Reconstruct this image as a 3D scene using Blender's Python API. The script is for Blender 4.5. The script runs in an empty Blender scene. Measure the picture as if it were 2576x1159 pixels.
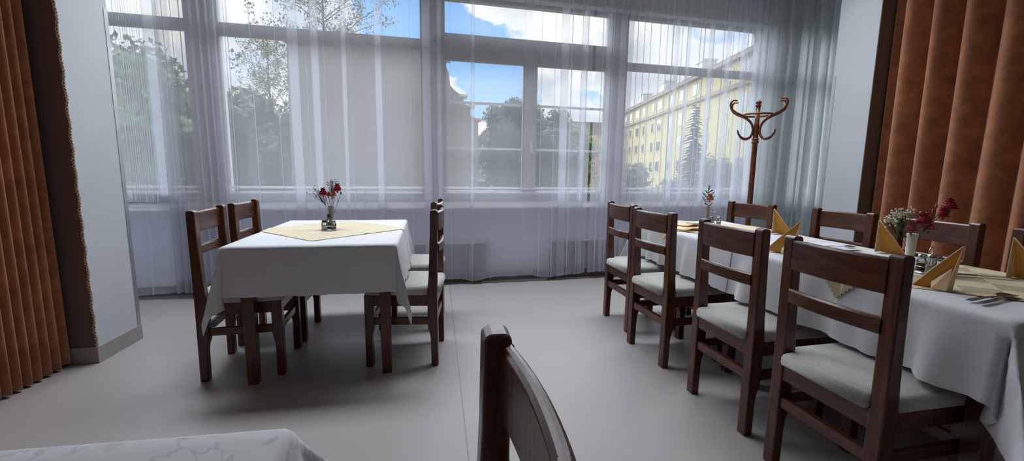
import bpy, bmesh, math, random
from mathutils import Vector, Matrix, noise
R = math.radians
random.seed(7)
sc = bpy.context.scene
COL = sc.collection

# ---------------------------------------------------------------- tagging helpers
def tag(o, label=None, cat=None, group=None, kind=None):
    if label: o['label'] = label
    if cat: o['category'] = cat
    if group: o['group'] = group
    if kind: o['kind'] = kind
    return o

def empty(name, loc=(0, 0, 0), rz=0.0):
    o = bpy.data.objects.new(name, None)
    o.empty_display_size = 0.1
    COL.objects.link(o)
    o.location = loc
    o.rotation_euler = (0, 0, rz)
    return o

def thing(name, label, cat, loc=(0, 0, 0), rz=0.0, group=None, kind=None):
    return tag(empty(name, loc, rz), label, cat, group, kind)

def copy_tree(o, parent=None):
    c = o.copy()
    COL.objects.link(c)
    if parent is not None:
        c.parent = parent
    for ch in list(o.children):
        copy_tree(ch, c)
    return c

# ---------------------------------------------------------------- mesh builder
class MB:
    def __init__(s):
        s.v = []; s.f = []
    def add(s, vs, fs):
        n = len(s.v)
        s.v += [tuple(p) for p in vs]
        s.f += [tuple(i + n for i in f) for f in fs]
        return s
    def box(s, x0, x1, y0, y1, z0, z1):
        return s.add([(x0, y0, z0), (x1, y0, z0), (x1, y1, z0), (x0, y1, z0), (x0, y0, z1), (x1, y0, z1), (x1, y1, z1), (x0, y1, z1)],
                     [(0, 3, 2, 1), (4, 5, 6, 7), (0, 1, 5, 4), (1, 2, 6, 5), (2, 3, 7, 6), (3, 0, 4, 7)])
    def prism(s, prof, fn):
        """prof: list of 2d points; fn(p, k) -> 3d for k in 0,1"""
        n = len(prof)
        vs = [fn(p, 0) for p in prof] + [fn(p, 1) for p in prof]
        fs = [tuple(range(n - 1, -1, -1)), tuple(range(n, 2 * n))]
        fs += [(i, (i + 1) % n, n + (i + 1) % n, n + i) for i in range(n)]
        return s.add(vs, fs)
    def tube(s, pts, r, n=8, cap=True):
        pts = [Vector(p) for p in pts]
        m = len(pts)
        rs = r if isinstance(r, (list, tuple)) else [r] * m
        vs = []
        up = None
        for i, p in enumerate(pts):
            d = (pts[min(i + 1, m - 1)] - pts[max(i - 1, 0)])
            if d.length < 1e-9: d = Vector((0, 0, 1))
            d.normalize()
            if up is None:
                up = Vector((0, 0, 1)) if abs(d.z) < .9 else Vector((1, 0, 0))
            a = d.cross(up)
            if a.length < 1e-6: a = d.cross(Vector((0, 1, 0)))
            a.normalize()
            b = a.cross(d).normalized()
            up = b
            for k in range(n):
                t = 2 * math.pi * k / n
                vs.append(p + (a * math.cos(t) + b * math.sin(t)) * rs[i])
        fs = []
        for i in range(m - 1):
            for k in range(n):
                k2 = (k + 1) % n
                fs.append((i * n + k, i * n + k2, (i + 1) * n + k2, (i + 1) * n + k))
        if cap:
            fs.append(tuple(range(n - 1, -1, -1)))
            fs.append(tuple(range((m - 1) * n, m * n)))
        return s.add(vs, fs)
    def lathe(s, prof, n=20, c=(0, 0, 0)):
        vs = []
        m = len(prof)
        for (r, z) in prof:
            for k in range(n):
                t = 2 * math.pi * k / n
                vs.append((c[0] + r * math.cos(t), c[1] + r * math.sin(t), c[2] + z))
        fs = []
        for i in range(m - 1):
            for k in range(n):
                k2 = (k + 1) % n
                fs.append((i * n + k, i * n + k2, (i + 1) * n + k2, (i + 1) * n + k))
        fs.append(tuple(range(n - 1, -1, -1)))
        fs.append(tuple(range((m - 1) * n, m * n)))
        return s.add(vs, fs)
    def grid(s, nu, nv, fn):
        vs = [fn(i, j) for j in range(nv) for i in range(nu)]
        fs = [(j * nu + i, j * nu + i + 1, (j + 1) * nu + i + 1, (j + 1) * nu + i) for j in range(nv - 1) for i in range(nu - 1)]
        return s.add(vs, fs)
    def ball(s, c, r, nu=8, nv=6, sx=1, sy=1, sz=1):
        prof = [(r * math.sin(math.pi * j / nv), -r * math.cos(math.pi * j / nv)) for j in range(nv + 1)]
        prof[0] = (r * .05, -r); prof[-1] = (r * .05, r)
        n0 = len(s.v)
        s.lathe(prof, nu)
        for i in range(n0, len(s.v)):
            x, y, z = s.v[i]
            s.v[i] = (x * sx + c[0], y * sy + c[1], z * sz + c[2])
        return s
    def build(s, name, mat, parent=None, smooth=False, bevel=0.0, seg=2, solid=0.0, loc=None):
        me = bpy.data.meshes.new(name)
        me.from_pydata(s.v, [], s.f)
        me.update()
        if smooth:
            me.polygons.foreach_set('use_smooth', [True] * len(me.polygons))
        me.materials.append(mat)
        o = bpy.data.objects.new(name, me)
        COL.objects.link(o)
        if parent is not None: o.parent = parent
        if loc: o.location = loc
        if solid:
            m = o.modifiers.new('solid', 'SOLIDIFY'); m.thickness = solid; m.offset = 0
        if bevel:
            m = o.modifiers.new('bevel', 'BEVEL'); m.width = bevel; m.segments = seg; m.limit_method = 'ANGLE'; m.angle_limit = R(40)
        return o

# ---------------------------------------------------------------- materials
def newmat(name):
    m = bpy.data.materials.new(name); m.use_nodes = True
    nt = m.node_tree
    b = nt.nodes.get('Principled BSDF')
    return m, nt, b

def N(nt, t, **kw):
    n = nt.nodes.new(t)
    for k, v in kw.items():
        if k.startswith('i_'):
            n.inputs[k[2:].replace('_', ' ')].default_value = v
        else:
            setattr(n, k, v)
    return n

def ramp(nt, fac, stops):
    r = nt.nodes.new('ShaderNodeValToRGB')
    e = r.color_ramp.elements
    while len(e) < len(stops): e.new(.5)
    for i, (p, c) in enumerate(stops):
        e[i].position = p
        e[i].color = (c[0], c[1], c[2], 1) if len(c) == 3 else c
    nt.links.new(fac, r.inputs['Fac'])
    return r.outputs['Color']

def plain(name, c, rough=.5, metal=0.0, var=.12, scale=8.0, spec=.5, bump=0.0, bscale=80.0):
    m, nt, b = newmat(name)
    tc = N(nt, 'ShaderNodeTexCoord')
    nz = N(nt, 'ShaderNodeTexNoise', i_Scale=scale, i_Detail=4.0)
    nt.links.new(tc.outputs['Object'], nz.inputs['Vector'])
    lo = [x * (1 - var) for x in c]; hi = [min(1, x * (1 + var)) for x in c]
    nt.links.new(ramp(nt, nz.outputs['Fac'], [(.3, lo), (.7, hi)]), b.inputs['Base Color'])
    b.inputs['Roughness'].default_value = rough
    b.inputs['Metallic'].default_value = metal
    b.inputs['Specular IOR Level'].default_value = spec
    if bump:
        n2 = N(nt, 'ShaderNodeTexNoise', i_Scale=bscale, i_Detail=3.0)
        nt.links.new(tc.outputs['Object'], n2.inputs['Vector'])
        bp = N(nt, 'ShaderNodeBump', i_Strength=bump, i_Distance=.004)
        nt.links.new(n2.outputs['Fac'], bp.inputs['Height'])
        nt.links.new(bp.outputs['Normal'], b.inputs['Normal'])
    return m

def wood(name, c0, c1, rough=.32, axis=(1, 1, 14)):
    m, nt, b = newmat(name)
    tc = N(nt, 'ShaderNodeTexCoord')
    mp = N(nt, 'ShaderNodeMapping')
    mp.inputs['Scale'].default_value = axis
    nt.links.new(tc.outputs['Object'], mp.inputs['Vector'])
    nz = N(nt, 'ShaderNodeTexNoise', i_Scale=4.0, i_Detail=6.0, i_Distortion=1.2)
    nt.links.new(mp.outputs['Vector'], nz.inputs['Vector'])
    wv = N(nt, 'ShaderNodeTexNoise', i_Scale=28.0, i_Detail=3.0, i_Distortion=.4)
    nt.links.new(mp.outputs['Vector'], wv.inputs['Vector'])
    mx = N(nt, 'ShaderNodeMath', operation='MULTIPLY_ADD')
    nt.links.new(wv.outputs['Fac'], mx.inputs[0]); mx.inputs[1].default_value = .45
    nt.links.new(nz.outputs['Fac'], mx.inputs[2])
    nt.links.new(ramp(nt, mx.outputs[0], [(.45, c0), (.95, c1)]), b.inputs['Base Color'])
    b.inputs['Roughness'].default_value = rough
    return m

def fabric(name, c, c2, scale=18.0, rough=.9, thr=(.52, .58), sheen=.2, bump=.25, trans=0.0):
    """damask like fabric: a faint wandering motif over a fine weave"""
    m, nt, b = newmat(name)
    tc = N(nt, 'ShaderNodeTexCoord')
    nz = N(nt, 'ShaderNodeTexNoise', i_Scale=scale, i_Detail=2.0, i_Distortion=2.5)
    nt.links.new(tc.outputs['Object'], nz.inputs['Vector'])
    a = N(nt, 'ShaderNodeMath', operation='SUBTRACT'); nt.links.new(nz.outputs['Fac'], a.inputs[0]); a.inputs[1].default_value = .5
    ab = N(nt, 'ShaderNodeMath', operation='ABSOLUTE'); nt.links.new(a.outputs[0], ab.inputs[0])
    nt.links.new(ramp(nt, ab.outputs[0], [(0.0, c2), (.035, c)]), b.inputs['Base Color'])
    b.inputs['Roughness'].default_value = rough
    b.inputs['Sheen Weight'].default_value = sheen
    w = N(nt, 'ShaderNodeTexNoise', i_Scale=260.0, i_Detail=2.0)
    nt.links.new(tc.outputs['Object'], w.inputs['Vector'])
    bp = N(nt, 'ShaderNodeBump', i_Strength=bump, i_Distance=.002)
    nt.links.new(w.outputs['Fac'], bp.inputs['Height']); nt.links.new(bp.outputs['Normal'], b.inputs['Normal'])
    if trans:
        out = nt.nodes.get('Material Output')
        tl = N(nt, 'ShaderNodeBsdfTranslucent'); tl.inputs['Color'].default_value = (c[0], c[1], c[2], 1)
        mx = N(nt, 'ShaderNodeMixShader'); mx.inputs['Fac'].default_value = trans
        nt.links.new(b.outputs[0], mx.inputs[1]); nt.links.new(tl.outputs[0], mx.inputs[2])
        nt.links.new(mx.outputs[0], out.inputs['Surface'])
    return m

def sheer_mat(name, t0=.74, t1=.56, col=(.87, .89, .96)):
    """thin woven voile: straight-through light falls off with the thread depth crossed"""
    m, nt, b = newmat(name)
    nt.nodes.remove(b)
    out = nt.nodes.get('Material Output')
    geo = N(nt, 'ShaderNodeNewGeometry')
    dot = N(nt, 'ShaderNodeVectorMath', operation='DOT_PRODUCT')
    nt.links.new(geo.outputs['Normal'], dot.inputs[0]); nt.links.new(geo.outputs['Incoming'], dot.inputs[1])
    ab = N(nt, 'ShaderNodeMath', operation='ABSOLUTE'); nt.links.new(dot.outputs['Value'], ab.inputs[0])
    mxx = N(nt, 'ShaderNodeMath', operation='MAXIMUM'); nt.links.new(ab.outputs[0], mxx.inputs[0]); mxx.inputs[1].default_value = .1
    dv = N(nt, 'ShaderNodeMath', operation='DIVIDE'); dv.inputs[0].default_value = 1.0; nt.links.new(mxx.outputs[0], dv.inputs[1])
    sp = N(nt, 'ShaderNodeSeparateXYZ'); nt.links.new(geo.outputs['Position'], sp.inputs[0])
    mr = N(nt, 'ShaderNodeMapRange'); nt.links.new(sp.outputs['Z'], mr.inputs['Value'])       # light haze put into the cloth: less see-through lower down
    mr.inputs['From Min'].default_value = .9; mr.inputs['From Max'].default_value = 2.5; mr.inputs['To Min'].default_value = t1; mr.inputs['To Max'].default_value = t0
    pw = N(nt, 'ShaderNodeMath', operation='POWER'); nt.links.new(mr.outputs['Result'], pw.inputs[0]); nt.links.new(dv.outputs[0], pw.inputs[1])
    tr = N(nt, 'ShaderNodeBsdfTransparent')
    df = N(nt, 'ShaderNodeBsdfDiffuse'); df.inputs['Color'].default_value = (*col, 1)
    tl = N(nt, 'ShaderNodeBsdfTranslucent'); tl.inputs['Color'].default_value = (*col, 1)
    m1 = N(nt, 'ShaderNodeMixShader'); m1.inputs['Fac'].default_value = .62
    nt.links.new(df.outputs[0], m1.inputs[1]); nt.links.new(tl.outputs[0], m1.inputs[2])
    m2 = N(nt, 'ShaderNodeMixShader')
    nt.links.new(pw.outputs[0], m2.inputs['Fac']); nt.links.new(m1.outputs[0], m2.inputs[1]); nt.links.new(tr.outputs[0], m2.inputs[2])
    nt.links.new(m2.outputs[0], out.inputs['Surface'])
    return m

def glass_mat(name, tint=(.96, .98, .98), gl=.05, rough=.02):
    m, nt, b = newmat(name)
    nt.nodes.remove(b)
    out = nt.nodes.get('Material Output')
    tr = N(nt, 'ShaderNodeBsdfTransparent'); tr.inputs['Color'].default_value = (*tint, 1)
    g = N(nt, 'ShaderNodeBsdfGlossy'); g.inputs['Roughness'].default_value = rough
    fr = N(nt, 'ShaderNodeFresnel'); fr.inputs['IOR'].default_value = 1.45
    ml = N(nt, 'ShaderNodeMath', operation='MULTIPLY'); nt.links.new(fr.outputs[0], ml.inputs[0]); ml.inputs[1].default_value = gl / .04
    mx = N(nt, 'ShaderNodeMixShader'); nt.links.new(ml.outputs[0], mx.inputs['Fac'])
    nt.links.new(tr.outputs[0], mx.inputs[1]); nt.links.new(g.outputs[0], mx.inputs[2])
    nt.links.new(mx.outputs[0], out.inputs['Surface'])
    return m

def velvet_mat():
    m, nt, b = newmat('orange_velvet')
    tc = N(nt, 'ShaderNodeTexCoord')
    nz = N(nt, 'ShaderNodeTexNoise', i_Scale=9.0, i_Detail=6.0, i_Roughness=.65)
    nt.links.new(tc.outputs['Object'], nz.inputs['Vector'])
    nt.links.new(ramp(nt, nz.outputs['Fac'], [(.28, (.23, .075, .028)), (.55, (.36, .13, .05)), (.75, (.46, .185, .08))]), b.inputs['Base Color'])
    b.inputs['Roughness'].default_value = .85
    b.inputs['Sheen Weight'].default_value = .6
    b.inputs['Sheen Tint'].default_value = (.9, .65, .5, 1)
    n2 = N(nt, 'ShaderNodeTexNoise', i_Scale=220.0, i_Detail=3.0)
    nt.links.new(tc.outputs['Object'], n2.inputs['Vector'])
    bp = N(nt, 'ShaderNodeBump', i_Strength=.3, i_Distance=.003)
    nt.links.new(n2.outputs['Fac'], bp.inputs['Height']); nt.links.new(bp.outputs['Normal'], b.inputs['Normal'])
    return m

def floor_mat():
    m, nt, b = newmat('linoleum')
    tc = N(nt, 'ShaderNodeTexCoord')
    nz = N(nt, 'ShaderNodeTexNoise', i_Scale=60.0, i_Detail=5.0)
    nt.links.new(tc.outputs['Object'], nz.inputs['Vector'])
    n2 = N(nt, 'ShaderNodeTexNoise', i_Scale=1.3, i_Detail=3.0)
    nt.links.new(tc.outputs['Object'], n2.inputs['Vector'])
    ad = N(nt, 'ShaderNodeMath', operation='ADD'); nt.links.new(nz.outputs['Fac'], ad.inputs[0]); nt.links.new(n2.outputs['Fac'], ad.inputs[1])
    base = ramp(nt, ad.outputs[0], [(.35, (.325, .300, .288)), (.65, (.375, .348, .335))])
    # welded seam between the two sheets
    sp = N(nt, 'ShaderNodeSeparateXYZ'); nt.links.new(tc.outputs['Object'], sp.inputs[0])
    a = N(nt, 'ShaderNodeMath', operation='SUBTRACT'); nt.links.new(sp.outputs['X'], a.inputs[0]); a.inputs[1].default_value = .118
    ab = N(nt, 'ShaderNodeMath', operation='ABSOLUTE'); nt.links.new(a.outputs[0], ab.inputs[0])
    lt = N(nt, 'ShaderNodeMath', operation='LESS_THAN'); nt.links.new(ab.outputs[0], lt.inputs[0]); lt.inputs[1].default_value = .0035
    mx = N(nt, 'ShaderNodeMix', data_type='RGBA')
    mf = N(nt, 'ShaderNodeMath', operation='MULTIPLY'); nt.links.new(lt.outputs[0], mf.inputs[0]); mf.inputs[1].default_value = .6
    nt.links.new(mf.outputs[0], mx.inputs['Factor']); nt.links.new(base, mx.inputs['A']); mx.inputs['B'].default_value = (.2, .17, .15, 1)
    nt.links.new(mx.outputs['Result'], b.inputs['Base Color'])
    b.inputs['Roughness'].default_value = .42
    b.inputs['Specular IOR Level'].default_value = .35
    bp = N(nt, 'ShaderNodeBump', i_Strength=.06, i_Distance=.002)
    nt.links.new(nz.outputs['Fac'], bp.inputs['Height']); nt.links.new(bp.outputs['Normal'], b.inputs['Normal'])
    return m

def check_mat(name, c0, c1, size, rot):
    """two tone woven checks with a fine zigzag edge, like a damask topper"""
    m, nt, b = newmat(name)
    tc = N(nt, 'ShaderNodeTexCoord')
    mp = N(nt, 'ShaderNodeMapping'); mp.inputs['Rotation'].default_value = (0, 0, rot)
    nt.links.new(tc.outputs['Object'], mp.inputs['Vector'])
    ck = N(nt, 'ShaderNodeTexChecker'); ck.inputs['Scale'].default_value = 1.0 / size
    ck.inputs['Color1'].default_value = (*c0, 1); ck.inputs['Color2'].default_value = (*c1, 1)
    ad = N(nt, 'ShaderNodeVectorMath', operation='ADD'); ad.inputs[1].default_value = (0, 0, .5 * size)
    sp = N(nt, 'ShaderNodeVectorMath', operation='MULTIPLY'); sp.inputs[1].default_value = (1, 1, 0)
    nt.links.new(mp.outputs['Vector'], sp.inputs[0]); nt.links.new(sp.outputs[0], ad.inputs[0]); nt.links.new(ad.outputs[0], ck.inputs['Vector'])
    nt.links.new(ck.outputs['Color'], b.inputs['Base Color'])
    b.inputs['Roughness'].default_value = .8
    b.inputs['Sheen Weight'].default_value = .15
    return m

M = {}
WC = ((.036, .0105, .0050), (.125, .040, .016))
M['wood'] = wood('dark_walnut', *WC, .27, (9, 1.2, 9))
M['wood_v'] = wood('dark_walnut_upright', *WC, .27, (9, 9, 1.1))
M['wood_x'] = wood('dark_walnut_sides', *WC, .27, (1.2, 9, 9))
M['bent'] = wood('bentwood_brown', (.10, .030, .012), (.22, .075, .028), .25, (1, 1, 6))
M['seat'] = fabric('seat_damask', (.44, .44, .395), (.53, .53, .485), 19.0, bump=.3)
M['cloth'] = fabric('white_tablecloth', (.72, .72, .745), (.695, .695, .72), 9.0, bump=.15, trans=.10)
M['cloth2'] = fabric('white_damask', (.72, .72, .73), (.56, .56, .58), 7.0, bump=.15, trans=.05)
M['topper'] = fabric('cream_topper', (.62, .54, .37), (.58, .50, .33), 10.0, bump=.2)
M['check'] = check_mat('checked_topper', (.66, .55, .33), (.40, .32, .18), .115, R(45))
M['napkin'] = plain('yellow_napkin', (.66, .31, .055), .85, var=.06, scale=30)
M['napkin_hem'] = plain('pale_napkin', (.80, .58, .33), .85, var=.06, scale=30)
M['velvet'] = velvet_mat()
M['floor'] = floor_mat()
M['wall'] = plain('white_paint', (.60, .63, .655), .75, var=.03, scale=3, bump=.06, bscale=140)
M['wall_lit'] = plain('parapet_lit_white', (.80, .84, .92), .7, var=.02, scale=3)  # wall white lightened and blued in place of window light under the sill
M['wall_dark'] = plain('taupe_paint', (.17, .115, .09), .75, var=.08, scale=5)
M['ceil'] = plain('ceiling_paint', (.75, .75, .75), .85, var=.02)
M['base'] = plain('baseboard_vinyl', (.36, .33, .315), .5, var=.06)
M['base_dark'] = plain('baseboard_brown', (.20, .155, .14), .5, var=.08)
M['frame'] = plain('window_pvc_shaded', (.40, .39, .405), .5, var=.05)  # off-white pvc, greyed in its colour for the backlit shade
M['frame_w'] = plain('window_white', (.72, .73, .75), .45, var=.03)
M['sill'] = plain('sill_white', (.86, .87, .88), .35, var=.02)
M['metal'] = plain('brushed_metal', (.45, .46, .48), .4, .9, var=.05)
M['chrome'] = plain('polished_steel', (.55, .54, .53), .22, 1.0, var=.05)
M['steel_dark'] = plain('dull_steel', (.34, .34, .36), .35, 1.0, var=.1)
M['brass'] = plain('brass_fitting', (.25, .17, .09), .45, .7, var=.2, scale=40)
M['radiator'] = plain('radiator_enamel', (.34, .33, .345), .45, var=.03)
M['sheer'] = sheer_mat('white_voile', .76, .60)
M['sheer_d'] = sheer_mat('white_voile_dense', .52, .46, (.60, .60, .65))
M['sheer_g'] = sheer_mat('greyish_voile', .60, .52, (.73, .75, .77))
M['glass'] = glass_mat('window_glass')
M['jar'] = glass_mat('jar_glass', (.82, .84, .82), .12)
M['lace'] = plain('lace_thread', (.55, .43, .33), .8, var=.3, scale=60)
M['porc'] = plain('white_porcelain', (.80, .80, .80), .25, var=.02)
M['porc_g'] = plain('grey_glazed_clay', (.26, .25, .26), .35, var=.05)
M['black'] = plain('black_plastic', (.02, .02, .022), .4, var=.1)
M['salt'] = plain('white_salt', (.8, .8, .78), .9, var=.03, scale=60)
M['pepper'] = plain('ground_pepper', (.10, .07, .045), .9, var=.3, scale=120)
M['stem'] = plain('flower_stem', (.075, .10, .035), .6, var=.2)
M['red'] = plain('crimson_petal', (.34, .012, .035), .7, var=.3, scale=60)
M['pink'] = plain('faded_rose_petal', (.42, .10, .10), .7, var=.3, scale=60)
M['salmon'] = plain('salmon_petal', (.42, .16, .10), .7, var=.3, scale=60)
M['gyps'] = plain('gypsophila_white', (.75, .72, .62), .8, var=.1, scale=60)
M['gyps_d'] = plain('dry_gypsophila', (.10, .13, .13), .8, var=.2, scale=60)
M['fir'] = plain('fir_green', (.045, .085, .055), .7, var=.25, scale=50)
M['paper'] = plain('white_paper', (.74, .75, .77), .8, var=.03)
M['bark'] = plain('tree_bark', (.06, .045, .035), .9, var=.3)
M['leaf'] = plain('leaf_green', (.085, .125, .035), .7, var=.45, scale=.9)
M['leaf_d'] = plain('leaf_dark', (.04, .065, .03), .7, var=.4, scale=.8)
M['leaf_y'] = plain('leaf_olive', (.13, .15, .07), .7, var=.4, scale=1.5)
M['needle'] = plain('spruce_needles', (.045, .075, .06), .7, var=.35, scale=1.2)
M['plaster'] = plain('grey_plaster', (.255, .235, .24), .9, var=.10, scale=.6, bump=.2, bscale=6)
M['plaster_l'] = plain('pale_coping', (.50, .46, .44), .9, var=.08, scale=2)
M['yellow'] = plain('yellow_render', (.58, .48, .26), .9, var=.06, scale=.3)
M['pinkwall'] = plain('pink_render', (.55, .38, .32), .9, var=.06, scale=.3)
M['whitewall'] = plain('white_render', (.7, .69, .66), .9, var=.05, scale=.3)
M['cornice'] = plain('cornice_mauve', (.33, .24, .22), .9, var=.06)
M['roof'] = plain('roof_grey', (.16, .14, .14), .9, var=.1, scale=1)
M['pane'] = plain('window_pane_far', (.10, .12, .15), .15, var=.2, scale=.5)
M['pane_frame'] = plain('far_window_frame', (.62, .60, .55), .6, var=.03)
M['grass'] = plain('lawn', (.07, .10, .035), .9, var=.35, scale=1.2)
M['hill'] = plain('wooded_hill', (.05, .08, .045), .9, var=.5, scale=.6)

# ---------------------------------------------------------------- camera
CAM_H = 1.18
DX = Vector((0.98546799, 0.01009348, -0.16956108))      # world axes seen in camera space
DY = Vector((-0.16931214, 0.13856862, -0.97577259))
DZ = Vector((0.01364691, 0.9903014, 0.13826389))
rot = Matrix(((DX.x, DX.y, DX.z), (DY.x, DY.y, DY.z), (DZ.x, DZ.y, DZ.z)))   # camera -> world
cam_d = bpy.data.cameras.new('camera')
cam_d.sensor_width = 36.0
cam_d.lens = 1095.0 / 2576.0 * 36.0
cam_d.clip_start = .02; cam_d.clip_end = 500
cam = bpy.data.objects.new('camera', cam_d)
COL.objects.link(cam)
cam.matrix_world = Matrix.Translation((0, 0, CAM_H)) @ rot.to_4x4()
sc.camera = cam

# ---------------------------------------------------------------- room shell
WA = .07                       # the window wall runs slightly away to the right
def wy(x, off=0.0): return 4.50 + WA * x + off
def wall_prism(mb, x0, x1, o0, o1, z0, z1):
    """box that follows the window wall: x range, offset range behind its face, z range"""
    return mb.add([(x0, wy(x0, o0), z0), (x1, wy(x1, o0), z0), (x1, wy(x1, o1), z0), (x0, wy(x0, o1), z0),
                   (x0, wy(x0, o0), z1), (x1, wy(x1, o0), z1), (x1, wy(x1, o1), z1), (x0, wy(x0, o1), z1)],
                  [(0, 3, 2, 1), (4, 5, 6, 7), (0, 1, 5, 4), (1, 2, 6, 5), (2, 3, 7, 6), (3, 0, 4, 7)])
CEIL = 3.4
LX, RX = -2.005, 3.75          # inner faces of the two piers
def struct(mb, name, mat, label, cat, **kw):
    return tag(mb.build(name, mat, **kw), label, cat, kind='structure')

struct(MB().box(-3.7, 5.9, -3.0, 5.1, -.10, 0), 'floor', M['floor'], 'beige linoleum floor with a thin seam down the middle', 'floor')
struct(MB().box(-3.7, 5.9, -3.0, 5.2, CEIL, CEIL + .1), 'ceiling', M['ceil'], 'plain white ceiling above the dining room', 'ceiling')
struct(MB().box(-2.42, -2.30, -3.0, 2.86, 0, CEIL), 'wall_left', M['wall'], 'white side wall behind the left orange curtain', 'wall')
struct(MB().box(4.05, 4.17, -3.0, 3.34, 0, CEIL), 'wall_right', M['wall'], 'white side wall behind the right orange curtain', 'wall')
struct(MB().box(-2.42, 4.17, -3.1, -3.0, 0, CEIL), 'wall_rear', M['wall_dark'], 'taupe wall at the near end of the room', 'wall')
# piers: white face towards the room, brown-painted end facing the tables
pl = thing('wall_pier_left', 'white pier between orange curtain and net curtains on the left', 'wall', kind='structure')
MB().box(-3.6, LX, 2.862, 3.245, 0, CEIL).build('pier_core', M['wall'], pl)
MB().box(-3.6, LX - .002, 2.857, 2.862, 0, CEIL).build('brown_face', M['wall_dark'], pl)
pr = thing('wall_pier_right', 'white pier between net curtains and orange curtain on the right', 'wall', kind='structure')
MB().box(RX, 5.8, 3.345, 3.745, 0, CEIL).build('pier_core', M['wall'], pr)
MB().box(RX + .002, 5.8, 3.340, 3.345, 0, CEIL).build('brown_face', M['wall_dark'], pr)
struct(MB().box(LX - .2, LX + .006, 2.850, 3.251, 0, .10), 'baseboard_left', M['base'], 'beige skirting around the foot of the left pier', 'skirting board', bevel=.002)
struct(MB().box(RX - .006, RX + .2, 3.333, 3.751, 0, .10), 'baseboard_right', M['base'], 'beige skirting around the foot of the right pier', 'skirting board', bevel=.002)
struct(MB().box(LX - .001, LX + .003, 3.215, 3.248, .10, 2.13), 'trim_1', M['metal'], 'thin metal corner strip on the left pier', 'corner strip')
struct(MB().box(RX - .003, RX + .001, 3.715, 3.748, .10, 2.10), 'trim_2', M['metal'], 'thin metal corner strip on the right pier', 'corner strip')
# alcove sides and window wall
struct(MB().box(-3.72, -3.6, 2.86, 5.1, 0, CEIL), 'wall_alcove_left', M['wall'], 'white side wall of the window bay behind the left pier', 'wall')
struct(MB().box(5.8, 5.92, 3.34, 5.2, 0, CEIL), 'wall_alcove_right', M['wall'], 'white side wall of the window bay behind the right pier', 'wall')
mb = MB(); wall_prism(mb, -3.6, 5.8, 0, .28, 0, .78)
struct(mb, 'wall_window', M['wall_lit'], 'white parapet wall below the row of windows', 'wall')
mb = MB(); wall_prism(mb, -3.6, 5.8, 0, .28, 2.88, CEIL)
struct(mb, 'wall_lintel', M['wall'], 'dim lintel wall above the row of windows', 'wall')
mb = MB()
mb.prism([(-.085, .780), (-.085, .790), (-.055, .822), (.12, .838), (.12, .780)], lambda p, k: ((-3.6, 5.8)[k], wy((-3.6, 5.8)[k], p[0]), p[1]))
struct(mb, 'trim_3', M['sill'], 'bright white window sill running under all the windows', 'window sill', bevel=.004)
mb = MB(); wall_prism(mb, -3.6, 5.8, -.016, 0, 0, .085)
struct(mb, 'baseboard_window', M['base_dark'], 'brownish skirting along the foot of the window wall', 'skirting board')
posts = [(-3.6, -3.25), (-2.16, -1.93), (-.13, .078), (1.885, 2.09), (3.86, 4.06), (5.45, 5.8)]
for i, (a, b) in enumerate(posts):
    mb = MB(); wall_prism(mb, a, b, .10, .26, .82, 2.88)
    struct(mb, 'trim_%d' % (i + 4), M['frame'], ['grey window post at the far left end', 'grey window post behind the gathered net curtain on the left', 'wide grey window post behind the left table',
           'grey window post beside the parted net curtains', 'grey window post behind the coat stand', 'grey window post at the far right end'][i], 'window post', bevel=.004)

def window(k, a, b, tr0, tr1, label, casement=False):
    w = thing('window_%d' % k, label, 'window', kind='structure')
    w.location = (0, 0, 0)
    f = MB()
    wall_prism(f, a, b, .12, .20, .82, .935)            # bottom rail
    wall_prism(f, a, b, .12, .20, 2.845, 2.88)
    wall_prism(f, a, a + .018, .12, .20, .935, 2.845)
    wall_prism(f, b - .018, b, .12, .20, .935, 2.845)
    f.build('window_frame', M['frame'], w, bevel=.004)
    wh = MB()
    for zb in (.925, .970):
        wh.prism([(.085, zb), (.085, zb + .006), (.122, zb + .024), (.122, zb)], lambda p, k: ((a, b)[k], wy((a, b)[k], p[0]), p[1]))
    wh.build('window_bead', M['frame_w'], w)
    t = MB(); wall_prism(t, a, b, .11, .21, tr0, tr1)
    t.build('transom', M['frame'], w, bevel=.004)
    p = MB(); wall_prism(p, a + .018, b - .018, .158, .162, tr1, 2.845)
    p.build('upper_pane', M['glass'], w)
    if not casement:
        p = MB(); wall_prism(p, a + .018, b - .018, .158, .162, .935, tr0)
        p.build('lower_pane', M['glass'], w)
    else:
        st = MB(); wall_prism(st, .93, 1.06, .11, .21, .935, tr0); st.build('mullion', M['frame'], w, bevel=.004)
        for (c, d, hx) in ((a + .018, .93, .90), (1.06, b - .018, 1.09)):
            s = MB()
            wall_prism(s, c, c + .012, .13, .19, .935, tr0); wall_prism(s, d - .012, d, .13, .19, .935, tr0)
            wall_prism(s, c, d, .13, .19, tr0 - .02, tr0); wall_prism(s, c, d, .13, .19, .935, .950)
            so = s.build('sash', M['frame'], w, bevel=.002)
            p = MB(); wall_prism(p, c + .012, d - .012, .158, .162, .95, tr0 - .02); p.build('pane', M['glass'], so)
            for zb in (1.862, 1.398):
                g = MB(); wall_prism(g, c + .012, d - .012, .140, .180, zb - .011, zb + .011); g.build('glazing_bar', M['frame_w'], so)
        h = MB(); wall_prism(h, .995, 1.02, .085, .11, 1.36, 1.48); h.build('handle', M['frame_w'], w, bevel=.004)
    return w
window(1, -3.25, -2.16, 2.365, 2.455, 'window beside the left pier behind the short thread curtain')
window(2, -1.93, -.13, 2.348, 2.447, 'wide fixed window behind the left table with grey gable outside')
window(3, .078, 1.885, 2.292, 2.525, 'casement window with two barred sashes in the middle of the wall', True)
window(4, 2.09, 3.86, 2.303, 2.378, 'wide window looking on to the yellow apartment block')
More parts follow.
